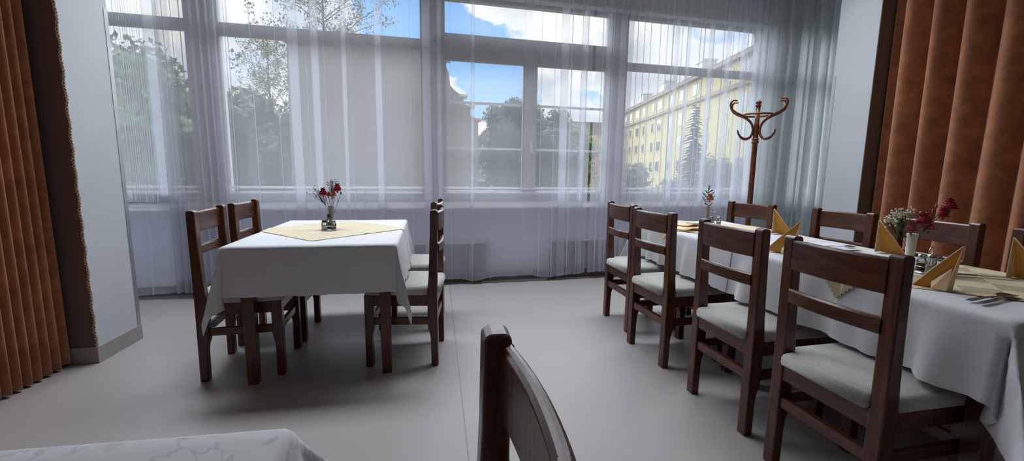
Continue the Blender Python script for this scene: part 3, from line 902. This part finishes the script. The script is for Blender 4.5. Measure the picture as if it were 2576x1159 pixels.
# white vase, near long table
vx, vy = 2.075, 1.578
vase('white porcelain vase with red carnations on the long table', vx, vy, .148, .0205, M['porc'])
vb = (vx, vy, ZT + .05)
flower('deep crimson carnation reaching highest above the white vase', vb, (vx + .110, vy - .048, ZT + .272), .030, M['red'], 'carnations in the white vase', 11)
flower('crimson carnation just below the highest one over white vase', vb, (vx + .085, vy - .045, ZT + .236), .024, M['red'], 'carnations in the white vase', 12)
flower('large crimson carnation in the heart of the white vase bunch', vb, (vx + .012, vy - .03, ZT + .205), .034, M['red'], 'carnations in the white vase', 13)
flower('dusky rose carnation low in the white vase on its left', vb, (vx - .032, vy - .015, ZT + .172), .026, M['pink'], 'carnations in the white vase', 14)
flower('dusky rose carnation low in the white vase on its right', vb, (vx + .040, vy - .03, ZT + .178), .026, M['pink'], 'carnations in the white vase', 15)
sprig('gypsophila_sprig', 'white gypsophila spray on the left of white vase', vb, [(vx - .055, vy + .035, ZT + .215), (vx - .080, vy + .045, ZT + .197), (vx - .050, vy + .03, ZT + .232), (vx - .02, vy + .01, ZT + .238)], .0048, 24, .014, M['gyps'], None, 7)
t = thing('leaf_sprig', 'budding stem rising beside the highest carnation of white vase', 'flower sprig', vb)
MB().tube(bez((0, 0, 0), (.03, -.02, .13), (.062, -.03, .215)), .0014, 5).build('stems', M['stem'], t)
MB().ball((.064, -.03, .222), .007, 8, 6, .8, .8, 1.6).ball((.056, -.026, .200), .006, 8, 6, .8, .8, 1.6).build('bud', M['pink'], t, smooth=True)

# far vase with fir sprig
vx, vy = 2.030, 3.000
vase('slim grey vase with fir sprig at window end of long table', vx, vy, .148, .0165, M['porc_g'])
vb = (vx, vy, ZT + .05)
flower('salmon rose in the vase at window end of long table', vb, (vx + .004, vy - .012, ZT + .208), .031, M['salmon'], None, 21, name='garden_rose')
t = thing('fir_sprig', 'upright fir sprig in the vase at window end of long table', 'fir sprig', vb)
fb = MB(); sb = MB()
sb.tube([(0, .01, 0), (.004, .012, .25)], .0016, 5)
for (a0, z0, ln) in [(-1, .12, .055), (1, .13, .055), (-1, .155, .052), (1, .165, .05), (-1, .19, .03), (1, .195, .03), (-1, .10, .03), (1, .09, .035), (0, .2, .055)]:
    p0 = Vector((0, .011, z0)); p1 = p0 + Vector((a0 * ln * .85, -.01, ln * (.75 if a0 else 1)))
    sb.tube([p0, p1], .0012, 4)
    for k in range(9):
        q = p0 + (p1 - p0) * (.3 + .7 * k / 8)
        for sgn in (-1, 1):
            e = q + Vector((sgn * .007 + a0 * .003, random.uniform(-.006, .006), .008))
            fb.tube([q, e], [.0018, .0008], 4)
sb.build('stems', M['stem'], t); fb.build('needles', M['fir'], t)

# napkins: standing pyramid folds
def napkin(label, x, y, rz, vs, front, h=.158, q=.10):
    """x axis runs along the long leg; vs = side (+1/-1 in local y) the pale outer fold opens to"""
    t = thing('folded_napkin', label, 'napkin', (x, y, ZT + .001), rz, 'standing folded napkins')
    T = Vector((-.018, 0, h))
    def sheet(pts, th=.0022):
        m = MB()
        vv = [Vector(p) for p in pts]
        nrm = (vv[1] - vv[0]).cross(vv[2] - vv[0]).normalized() * th
        n = len(vv)
        m.add(vv + [v + nrm for v in vv], [tuple(range(n)), tuple(range(2 * n - 1, n - 1, -1))] + [(i, i + n, (i + 1) % n + n, (i + 1) % n) for i in range(n)])
        return m
    F = Vector((0, 0, 0)); Q = Vector((q, .006 * vs, 0)); B = Vector((q * .55, -.055 * vs, 0))
    sheet([T, F, Q * .5 + Vector((0, .004 * vs, 0)), Q]).build('inner_fold', M['napkin'], t)
    sheet([T, Q, B]).build('back_fold', M['napkin'], t)
    sheet([T, B, F]).build('side_fold', M['napkin'], t)
    m = MB(); m.tube([Q, Q * .5 + T * .5 + Vector((.002, 0, .002)), T], .0028, 6); m.build('hem', M['napkin_hem'], t, smooth=True)
    if front:
        sheet([T, Vector((-.006, .003 * vs, 0)), Vector((.012, .042 * vs, 0))]).build('outer_fold', M['napkin_hem'], t)
        mid = T * .50 + Vector((.012, .016 * vs, 0))
        sheet([mid, Vector((.010, .046 * vs, 0)), Vector((.050, .040 * vs, .001)), Vector((.052, .022 * vs, .022))]).build('front_flap', M['napkin_hem'], t)
    else:
        sheet([T, Vector((-.001, .002 * vs, 0)), Vector((-.020, .040 * vs, 0))]).build('outer_fold', M['napkin_hem'], t)
    return t
napkin('yellow napkin standing nearest on the checked topper beside shakers', 1.812, 1.228, R(125), 1, True)
napkin('yellow napkin standing between the second and the largest chair', 1.790, 1.905, R(128), 1, True, .168, .13)
napkin('tall orange napkin standing left of the white pier chair', 2.262, 2.580, R(-42), -1, False, .165)
napkin('orange napkin standing in front of white pier chair post', 2.318, 1.912, R(-50), -1, False, .165)
napkin('orange napkin standing at the right picture edge', 2.300, 1.350, R(-60), -1, False, .160)
def flat_napkin(label, x, y, rz, z):
    t = thing('flat_napkin', label, 'napkin', (x, y, z), rz, 'napkins lying flat at the window end')
    m = MB(); m.prism([(-.085, -.06), (.085, -.055), (.06, .055), (-.08, .065)], lambda p, k: (p[0], p[1], .001 + .004 * k)); m.build('under_fold', M['napkin'], t)
    m = MB()
    m.grid(9, 2, lambda i, j: (-.08 + .02 * i, -.062 + .12 * j, .006 + .012 * math.sin(i / 8 * math.pi) * (1 - j)))
    m.build('top_fold', M['napkin_hem'], t, smooth=True, solid=.002)
    return t
flat_napkin('yellow napkin lying flat behind third chair, closer to the vase', 1.88, 3.00, .3, ZT + .003)
flat_napkin('yellow napkin lying flat behind third chair, closer to the table edge', 1.74, 2.78, .25, ZT + .003)

# cutlery and papers
def spoon(label, x, y, rz, z=ZT + .001):
    t = thing('spoon', label, 'spoon', (x, y, z), rz)
    m = MB(); n = 12
    vs = []; prof = [(0, .006), (.02, .0075), (.07, .0045), (.11, .0032), (.132, .0035)]
    m2 = []
    for (px, w) in prof: vs += [(px, -w, .002 + .004 * math.sin(px * 20)), (px, w, .002 + .004 * math.sin(px * 20)), (px, w, .0045 + .004 * math.sin(px * 20)), (px, -w, .0045 + .004 * math.sin(px * 20))]
    fs = [(0, 1, 2, 3), (16, 19, 18, 17)]
    for q in range(4):
        for k in range(4): fs.append((q * 4 + k, q * 4 + 4 + k, q * 4 + 4 + (k + 1) % 4, q * 4 + (k + 1) % 4))
    m.add(vs, fs); m.build('handle', M['steel_dark'], t)
    m = MB()
    m.grid(13, 9, lambda i, j: (.132 + .032 + .032 * math.cos(math.pi * i / 12) * -1, .0195 * (j / 4 - 1) * math.sin(math.pi * max(.03, min(.97, i / 12))) ** .7, .002 + .0065 * ((j / 4 - 1) ** 2 * math.sin(math.pi * i / 12) + .4 * (2 * i / 12 - 1) ** 2)))
    m.build('bowl', M['chrome'], t, smooth=True, solid=.0012)
    return t
def knife(label, x, y, rz, z=ZT + .001):
    t = thing('table_knife', label, 'knife', (x, y, z), rz)
    MB().box(0, .095, -.0065, .0065, .001, .007).build('handle', M['steel_dark'], t, bevel=.002)
    MB().prism([(.095, -.006), (.19, -.008), (.205, -.002), (.205, .006), (.095, .006)], lambda p, k: (p[0], p[1], .002 + .0018 * k)).build('blade', M['chrome'], t)
    return t
sp_ = spoon('dark handled spoon on the near corner of the long table', 1.700, 1.098, R(7)); sp_.scale = (1.2, 1.15, 1)
knife('dark table knife lying under the spoon on near corner of long table', 1.700, 1.066, R(13))
knife('knife lying on the checked topper behind the standing napkin', 2.06, 1.415, R(-28), ZT + .004)
knife('table knife lying in front of flat napkins at window end', 1.72, 2.60, R(14))
knife('knife lying on the window end topper behind flat napkins', 1.93, 3.12, R(-30), ZT + .004)
spoon('spoon lying on the white papers before the white pier chair', 2.08, 2.04, R(-12), ZT + .006)
knife('knife lying on white papers between standing napkins', 1.94, 2.16, R(6), ZT + .006)
def paper(label, x, y, rz, w, h):
    o = MB().prism([(-w / 2, -h / 2), (w / 2, -h / 2), (w / 2, h / 2), (-w / 2, h / 2)], lambda p, k: (p[0], p[1], .001 + .003 * k)).build('paper_sheet', M['paper'], loc=(x, y, ZT), bevel=.0005)
    o.rotation_euler = (0, 0, rz)
    return tag(o, label, 'paper', 'white folded papers on the long table')
paper('white folded paper beside the middle napkins on long table', 1.96, 2.15, R(5), .20, .15)
paper('white folded paper in front of white pier chair', 2.18, 2.06, R(-6), .17, .20)

# ---------------------------------------------------------------- bentwood coat stand
cs = thing('coat_stand', 'brown bentwood coat stand by the net curtains', 'coat stand', (2.93, 3.69, 0))
MB().lathe([(.012, .30), (.024, .32), (.025, .9), (.023, 1.44), (.022, 1.60), (.020, 1.80)], 16).build('pole', M['bent'], cs, smooth=True)
MB().lathe([(.022, 1.452), (.032, 1.458), (.032, 1.468), (.024, 1.476), (.030, 1.486), (.030, 1.495), (.021, 1.503)], 16).build('collar', M['bent'], cs, smooth=True)
MB().lathe([(.020, 1.785), (.027, 1.792), (.027, 1.800), (.016, 1.806), (.026, 1.818), (.027, 1.826), (.014, 1.840), (.004, 1.853)], 16).build('finial', M['bent'], cs, smooth=True)
def smooth_path(pts, n=6):
    out = []
    P = [Vector(p) for p in pts]
    for i in range(len(P) - 1):
        p0, p1, p2, p3 = P[max(i - 1, 0)], P[i], P[i + 1], P[min(i + 2, len(P) - 1)]
        for k in range(n):
            t = k / n
            out.append(.5 * ((2 * p1) + (p2 - p0) * t + (2 * p0 - 5 * p1 + 4 * p2 - p3) * t * t + (3 * p1 - p0 - 3 * p2 + p3) * t ** 3))
    out.append(P[-1])
    return out
armp = [(.185, 1.838), (.222, 1.842), (.243, 1.812), (.232, 1.765), (.185, 1.728), (.135, 1.706), (.085, 1.675), (.045, 1.630), (.030, 1.575), (.044, 1.520), (.085, 1.495), (.128, 1.508), (.158, 1.545), (.165, 1.575)]
for a in (-62, -16, 118, 164):
    pts = smooth_path([(r * math.cos(R(a)), r * math.sin(R(a)), z) for r, z in armp], 5)
    n = len(pts)
    MB().tube(pts, [.006 + .005 * min(1, 6 * min(i, n - 1 - i) / n) for i in range(n)], 8).build('hook', M['bent'], cs, smooth=True)
MB().tube([(.130 * math.cos(t), .130 * math.sin(t), 1.712) for t in [2 * math.pi * i / 40 for i in range(41)]], .0095, 8, cap=False).build('ring', M['bent'], cs, smooth=True)
for a in (45, 135, 225, 315):
    pts = smooth_path([(r * math.cos(R(a)), r * math.sin(R(a)), z) for r, z in [(.022, .62), (.04, .50), (.10, .36), (.20, .22), (.27, .10), (.29, .014)]], 5)
    MB().tube(pts, .013, 8).build('leg', M['bent'], cs, smooth=True)
MB().tube([(.185 * math.cos(t), .185 * math.sin(t), .215) for t in [2 * math.pi * i / 40 for i in range(41)]], .010, 8, cap=False).build('base_ring', M['bent'], cs, smooth=True)

# ---------------------------------------------------------------- outside
GZ = -2.6
gr = MB(); gr.grid(30, 30, lambda i, j: (-70 + 200 * i / 29, 5.6 + 190 * j / 29, GZ + .15 * noise.noise(Vector((i * .7, j * .7, 0)))))
struct(gr, 'ground', M['grass'], 'lawn outside the windows', 'ground', smooth=True)

def extr(prof, y0, y1):
    return MB().prism(prof, lambda p, k: (p[0], y0 + (y1 - y0) * k, p[1]))
# neighbour house with the stepped gable
hb = thing('gabled_house', 'plain grey neighbouring house with a curved stepped gable', 'building')
prof = [(-4.30, GZ - .2), (-4.20, 4.72), (.06, 4.72), (.20, 4.50), (.40, 4.10), (.44, 3.72), (.60, 3.56), (.84, 3.42), (.86, 3.18), (1.06, 3.12), (1.07, 2.84), (1.31, 2.72), (1.33, GZ - .2)]
extr(prof, 14.0, 15.6).build('wall', M['plaster'], hb)
cop = MB()
cop.box(-4.28, .10, 13.9, 15.7, 4.72, 4.86)
cop.box(.20, .46, 13.9, 14.4, 4.46, 4.58); cop.box(.72, .98, 13.9, 14.4, 3.38, 3.47); cop.box(.98, 1.20, 13.9, 14.4, 3.08, 3.17); cop.box(1.2, 1.42, 13.9, 14.4, 2.68, 2.77)
cop.build('coping', M['plaster_l'], hb, bevel=.02)
MB().ball((.33, 14.1, 4.66), .12, 12, 8).build('ball_finial', M['plaster'], hb, smooth=True)
MB().box(-.06, .03, 13.93, 14.0, GZ, 4.7).build('downpipe', M['plaster_l'], hb)
extr([(-4.35, 4.86), (-3.2, 5.0), (-.8, 5.0), (.10, 4.86)], 14.0, 15.6).build('roof', M['roof'], hb)

# yellow apartment block, facade along a street running away
fa = Vector((25.45, 20.0, 0)); fd = Vector((7.3, 44.5, 0)).normalized(); fn_ = Vector((-fd.y, fd.x, 0))
def fbox(mb, s0, s1, o0, o1, z0, z1):
    pts = []
    for z in (z0, z1):
        for (s, o) in ((s0, o0), (s1, o0), (s1, o1), (s0, o1)):
            p = fa + fd * s + fn_ * o; pts.append((p.x, p.y, z))
    return mb.add(pts, [(0, 3, 2, 1), (4, 5, 6, 7), (0, 1, 5, 4), (1, 2, 6, 5), (2, 3, 7, 6), (3, 0, 4, 7)])
yb = thing('apartment_block', 'long pale yellow apartment block with grey chimneys', 'building')
LEN = 61.5
m = MB(); fbox(m, 0, LEN, -10, 0, GZ, 11.9); m.build('wall', M['yellow'], yb)
m = MB(); fbox(m, -.2, LEN + .3, -10.3, .45, 11.9, 12.25); m.build('eaves', M['cornice'], yb)
m = MB(); fbox(m, -.1, LEN + .1, -.1, .28, 9.25, 9.65); m.build('cornice', M['cornice'], yb)
m = MB(); fbox(m, 0, LEN, -9.5, .2, 12.25, 12.5); fbox(m, 0, LEN, -7.5, -2.0, 12.5, 13.4); m.build('roof', M['roof'], yb)
for s, w in ((6, 2.0), (17.5, 2.8), (31, 2.4), (44, 2.4), (55, 2.2)):
    m = MB(); fbox(m, s, s + w, -3.2, -1.6, 12.2, 14.6); fbox(m, s - .1, s + w + .1, -3.3, -1.5, 14.6, 14.8); m.build('chimney', M['whitewall'], yb)
for row, (z0, hgt) in enumerate(((10.1, 1.25), (7.0, 1.55), (4.1, 1.55), (1.2, 1.55))):
    s = 1.6; k = 0
    while s < LEN - 2:
        w = 1.7 if k % 3 == 1 else 1.15
        m = MB(); fbox(m, s, s + w, -.05, .05, z0, z0 + hgt); f = m.build('window', M['pane_frame'], yb)
        m = MB(); fbox(m, s + .1, s + w / 2 - .04, .0, .06, z0 + .1, z0 + hgt - .1); fbox(m, s + w / 2 + .04, s + w - .1, .0, .06, z0 + .1, z0 + hgt - .1); m.build('pane', M['pane'], f)
        s += 3.3 + (1.1 if k % 2 else 0); k += 1
# farther houses
def house(label, x, y, w, d, h, wall, roofh, rows, cols):
    t = thing('house', label, 'building', (x, y, GZ))
    MB().box(-w / 2, w / 2, 0, d, 0, h).build('wall', wall, t)
    MB().prism([(-w / 2 - .3, h), (w / 2 + .3, h), (w / 2 - 1, h + roofh), (-w / 2 + 1, h + roofh)], lambda p, k: (p[0], -.3 + (d + .6) * k, p[1])).build('roof', M['roof'], t)
    for r in range(rows):
        for c in range(cols):
            cx = -w / 2 + w * (c + .5) / cols; cz = 1.2 + (h - 1) * r / rows
            f = MB().box(cx - .6, cx + .6, -.06, .05, cz, cz + 1.4).build('window', M['pane_frame'], t)
            MB().box(cx - .48, cx + .48, -.09, .0, cz + .12, cz + 1.28).build('pane', M['pane'], f)
house('pale pink house beyond the parted net curtains', 32.5, 88, 13, 8, 11.2, M['pinkwall'], 2.5, 3, 4)
house('small white house between gable and distant trees', 5.6, 46, 3.4, 6, 6.2, M['whitewall'], 1.6, 2, 2)

# trees
def leafcloud(m, rnd, c, r, n, size, sq=(1, 1, 1), shell=.55):
    for _ in range(n):
        d = Vector((rnd.gauss(0, 1), rnd.gauss(0, 1), rnd.gauss(0, 1)))
        if d.length < 1e-4: continue
        d.normalize()
        q = r * (shell + (1 - shell) * rnd.random() ** .6)
        p = Vector((c[0] + d.x * q * sq[0], c[1] + d.y * q * sq[1], c[2] + d.z * q * sq[2]))
        a = Vector((rnd.gauss(0, 1), rnd.gauss(0, 1), rnd.gauss(0, 1))).normalized()
        b = a.orthogonal().normalized()
        s = size * rnd.uniform(.6, 1.3)
        m.add([p - a * s, p + b * s * .5, p + a * s, p - b * s * .5], [(0, 1, 2, 3)])
def blob(m, rnd, c, r, sq=(1, 1, 1)):
    n0 = len(m.v)
    m.ball((0, 0, 0), r, 14, 10)
    for i in range(n0, len(m.v)):
        v = Vector(m.v[i]); k = 1 + .35 * noise.noise(v * (1.6 / r) + Vector(c))
        m.v[i] = (c[0] + v.x * k * sq[0], c[1] + v.y * k * sq[1], c[2] + v.z * k * sq[2])
def tree(label, x, y, top, width, mat, seed, nl=2600, size=.16, name='tree', clumps=9, low=.25, group=None):
    rnd = random.Random(seed)
    t = thing(name, label, 'tree', (x, y, GZ), 0, group)
    H = top - GZ
    MB().tube([(0, 0, -.2), (.05, 0, H * .35), (0, .05, H * .7)], [.035 * width + .06, .025 * width + .05, .03], 8).build('trunk', M['bark'], t, smooth=True)
    m = MB()
    for k in range(clumps):
        f = k / (clumps - 1)
        z = H * (low + (1 - low) * (.12 + .72 * f))
        rad = width * .5 * math.sin(math.pi * ((.45 if name == 'bush' else .22) + (.40 if name == 'bush' else .62) * f))
        a = k * 2.4 + rnd.uniform(0, .6)
        if name == 'bush': z = H * (.18 + .58 * (k % 4) / 3)
        c = (rad * .55 * math.cos(a), rad * .55 * math.sin(a), z)
        r = width * .30 * (1.0 - .35 * f) * rnd.uniform(.85, 1.2)
        blob(m, rnd, c, r * .74)
        leafcloud(m, rnd, c, r * 1.12, nl // clumps, size)
    m.build('crown', mat, t)
    return t
def conifer(label, x, y, top, width, mat, seed, n=46):
    rnd = random.Random(seed)
    t = thing('spruce_tree', label, 'tree', (x, y, GZ))
    H = top - GZ
    MB().tube([(0, 0, -.2), (0, 0, H * .95)], [.16, .02], 8).build('trunk', M['bark'], t, smooth=True)
    m = MB()
    for k in range(n):
        f = k / (n - 1)
        z = H * (.12 + .86 * f); rad = width * .5 * (1 - f) ** .85 + .08
        nb = max(6, int(20 * (1 - f) + 5))
        for q in range(nb):
            a = rnd.uniform(0, 6.28); L = rad * rnd.uniform(.75, 1.1)
            e = Vector((L * math.cos(a), L * math.sin(a), z - .28 * L)); s = Vector((0, 0, z))
            for u in range(10):
                p = s + (e - s) * (.15 + .85 * u / 9) 
                w = .10 + .10 * (1 - u / 9)
                d1 = Vector((-math.sin(a), math.cos(a), 0)) * w * rnd.uniform(.7, 1.3)
                d2 = Vector((math.cos(a), math.sin(a), -.35)) * .16
                m.add([p - d1, p + d2, p + d1, p - d2 * .6 - Vector((0, 0, .05))], [(0, 1, 2, 3)])
    m.build('crown', mat, t)
def airy_tree(label, x, y, top, spread, mat, seed, nb=34, trunk_r=.16):
    q_ = spread / 3.6
    """open tree: thin branches with loose leaf sprays"""
    rnd = random.Random(seed)
    t = thing('birch_tree', label, 'tree', (x, y, GZ))
    H = top - GZ
    tm = MB(); lm = MB()
    tm.tube([(0, 0, -.2), (.1, 0, H * .4), (-.05, 0, H * .75), (.05, 0, H)], [trunk_r, trunk_r * .7, trunk_r * .4, .015], 8)
    for k in range(nb):
        f = .38 + .6 * k / nb
        s = Vector((.05, 0, H * f))
        a = rnd.uniform(0, 6.28); L = spread * rnd.uniform(.5, 1.0) * (1.1 - .75 * max(0, f - .45))
        e = s + Vector((L * math.cos(a), L * math.sin(a) * .6, L * rnd.uniform(.15, .6)))
        mid = (s + e) * .5 + Vector((0, 0, .25))
        tm.tube([s, mid, e], [.045, .025, .008], 5)
        for q in range(7):
            b0 = s + (e - s) * rnd.uniform(.35, 1.0)
            b1 = b0 + Vector((rnd.gauss(0, .45), rnd.gauss(0, .3), rnd.gauss(.05, .35))) * q_
            tm.tube([b0, b1], [.010, .004], 4)
            leafcloud(lm, rnd, b1, .30 * q_, 26, .060 * q_, shell=.1)
    tm.build('trunk', M['bark'], t)
    lm.build('crown', mat, t)

tree('large bushy green tree seen past the left pier', -9.6, 16.5, 5.0, 5.2, M['leaf'], 1, 6500, .12, clumps=12)
tree('lower green tree next to the bushy one, left of gathered curtain', -10.64, 25.9, 5.27, 5.0, M['leaf_y'], 2, 2600, .23)
tree('dark rounded tree left of the grey gabled house', -8.25, 21.25, 4.4, 3.75, M['leaf_d'], 3, 2600, .19)
tree('dark tree touching the corner of grey gabled house', -5.0, 18.2, 3.9, 3.0, M['leaf_d'], 4, 2600, .15)
airy_tree('open thin-leaved tree rising behind the grey gabled house', -7.7, 34.1, 15.2, 6.3, M['leaf_y'], 5, 42)
airy_tree('open thin-leaved tree left of the grey gabled house', -14.5, 43, 12.6, 5.0, M['leaf_y'], 6, 24, .2)
tree('dark treetop showing above the gabled house roof', -2.6, 24.0, 7.6, 5.0, M['leaf_d'], 7, 2600, .2)
tree('tall green tree just right of the stepped gable', 5.6, 35, 6.8, 4.6, M['leaf_d'], 8, 7500, .15, clumps=11)
tree('tall green tree behind the window handle', 8.9, 43.2, 7.7, 5.0, M['leaf'], 9, 6000, .18, clumps=11)
tree('broad green tree behind the second casement sash', 7.7, 29.6, 5.4, 4.4, M['leaf_d'], 10, 7500, .13, clumps=11)
tree('distant tree filling the space before the pink house', 16.5, 52.5, 6.7, 6.7, M['leaf'], 12, 5000, .22)
conifer('pointed spruce standing before the yellow apartment block', 15.6, 25, 5.4, 3.4, M['needle'], 3)
tree('dark bush in front of yellow block near the window post', 8.8, 18.5, 1.9, 2.4, M['leaf_d'], 14, 1800, .12, name='bush', low=.05)
tree('low dark bush beside the spruce', 9.0, 15.3, 1.32, 2.2, M['leaf_d'], 15, 1800, .12, name='bush', low=.05)
tree('wide dark bush right of the spruce', 12.9, 18.5, 2.4, 3.0, M['leaf_d'], 16, 2400, .12, name='bush', low=.05)
tree('dark bush below the coat stand hooks outside', 16.8, 21.3, 2.3, 3.4, M['needle'], 17, 2400, .12, name='bush', low=.05)
hl = MB(); hl.grid(60, 8, lambda i, j: (-60 + 200 * i / 59, 120 + 12 * j, GZ + (j / 7) * (15 + 5 * noise.noise(Vector((i * .13, 0, 3))) + 1.6 * noise.noise(Vector((i * .9, j * .4, 1))))))
struct(hl, 'hill', M['hill'], 'wooded hill on the horizon', 'hill', smooth=False)

# ---------------------------------------------------------------- sky and added lights
w = bpy.data.worlds.new('world'); sc.world = w; w.use_nodes = True
nt = w.node_tree
bg = nt.nodes['Background']
tc = N(nt, 'ShaderNodeTexCoord')
nrm = N(nt, 'ShaderNodeVectorMath', operation='NORMALIZE'); nt.links.new(tc.outputs['Generated'], nrm.inputs[0])
mp = N(nt, 'ShaderNodeMapping'); mp.inputs['Scale'].default_value = (1, 1, 1.7)
nt.links.new(nrm.outputs[0], mp.inputs['Vector'])
nz = N(nt, 'ShaderNodeTexNoise', i_Scale=3.2, i_Detail=8.0, i_Roughness=.6)
nt.links.new(mp.outputs['Vector'], nz.inputs['Vector'])
acc = nz.outputs['Fac']
def madd(a, k, b=None):
    n = N(nt, 'ShaderNodeMath', operation='MULTIPLY_ADD'); nt.links.new(a, n.inputs[0]); n.inputs[1].default_value = k
    if b is None: n.inputs[2].default_value = 0
    elif isinstance(b, float): n.inputs[2].default_value = b
    else: nt.links.new(b, n.inputs[2])
    return n.outputs[0]
dens = madd(acc, 2.2, -.30)
BLUE = [((-.085, .947, .310), .9945, .9994, 1.0), ((.135, .972, .192), .990, .9990, 1.0), ((.03, .965, .255), .994, .9994, .7), ((.301, .921, .248), .9972, .9996, .7), ((-.334, .922, .197), .992, .999, .3), ((.55, .79, .30), .995, .9995, .5)]
for d, lo, hi, k in BLUE:
    v = Vector(d).normalized()
    dt = N(nt, 'ShaderNodeVectorMath', operation='DOT_PRODUCT'); nt.links.new(nrm.outputs[0], dt.inputs[0]); dt.inputs[1].default_value = v
    mr = N(nt, 'ShaderNodeMapRange', interpolation_type='SMOOTHSTEP'); mr.inputs['From Min'].default_value = lo; mr.inputs['From Max'].default_value = hi
    nt.links.new(madd(acc, .050, madd(dt.outputs['Value'], 1.0, -.0265)), mr.inputs['Value'])
    dens = madd(mr.outputs['Result'], -k, dens)
cl = N(nt, 'ShaderNodeMapRange', interpolation_type='SMOOTHSTEP'); cl.inputs['From Min'].default_value = .28; cl.inputs['From Max'].default_value = .62
nt.links.new(dens, cl.inputs['Value'])
nz2 = N(nt, 'ShaderNodeTexNoise', i_Scale=5.0, i_Detail=6.0); nt.links.new(mp.outputs['Vector'], nz2.inputs['Vector'])
cloud = ramp(nt, nz2.outputs['Fac'], [(.38, (.56, .62, .70)), (.50, (.86, .87, .87)), (.62, (1.12, 1.08, .99))])
sep = N(nt, 'ShaderNodeSeparateXYZ'); nt.links.new(nrm.outputs[0], sep.inputs[0])
blue = ramp(nt, sep.outputs['Z'], [(0.0, (.62, .78, .95)), (.22, (.27, .52, .92)), (.6, (.16, .36, .80))])
mx = N(nt, 'ShaderNodeMix', data_type='RGBA'); nt.links.new(cl.outputs['Result'], mx.inputs['Factor']); nt.links.new(blue, mx.inputs['A']); nt.links.new(cloud, mx.inputs['B'])
gm = N(nt, 'ShaderNodeMapRange'); gm.inputs['From Min'].default_value = -.06; gm.inputs['From Max'].default_value = .0; nt.links.new(sep.outputs['Z'], gm.inputs['Value'])
mg = N(nt, 'ShaderNodeMix', data_type='RGBA'); nt.links.new(gm.outputs['Result'], mg.inputs['Factor']); mg.inputs['A'].default_value = (.16, .17, .15, 1); nt.links.new(mx.outputs['Result'], mg.inputs['B'])
nt.links.new(mg.outputs['Result'], bg.inputs['Color'])
bg.inputs['Strength'].default_value = 1.0

# soft day light from the open sky in front of the house
sd = bpy.data.lights.new('sky_glow', 'SUN'); sd.energy = 12.0; sd.angle = R(120); sd.color = (.88, .93, 1.0)
so = bpy.data.objects.new('sky_glow', sd); COL.objects.link(so)
so.rotation_euler = Vector((-.15, -.80, -.55)).to_track_quat('-Z', 'Y').to_euler()
# unseen fill lights added to brighten the room: a row by the windows, one deeper
def lamp(name, loc, tilt, e, sx, sy, col, spread=180):
    ad = bpy.data.lights.new(name, 'AREA'); ad.energy = e; ad.shape = 'RECTANGLE'; ad.size = sx; ad.size_y = sy; ad.color = col; ad.spread = R(spread)
    ao = bpy.data.objects.new(name, ad); COL.objects.link(ao)
    ao.location = loc; ao.rotation_euler = (R(tilt), 0, 0)
lamp('fill_light', (1.2, -1.4, 3.3), 25, 4, 3.0, 2.0, (1.0, .93, .86))
lamp('fill_light', (-.9, 3.55, 3.3), -13, 27, 2.6, .7, (.86, .91, 1.0), 112)
lamp('fill_light', (2.1, 3.65, 3.3), -13, 27, 2.6, .7, (.86, .91, 1.0), 112)

sc.view_settings.view_transform = 'Standard'
sc.view_settings.look = 'None'
sc.view_settings.exposure = 0.5
sc.cycles.transparent_max_bounces = 28
sc.cycles.max_bounces = 8
sc.cycles.diffuse_bounces = 4
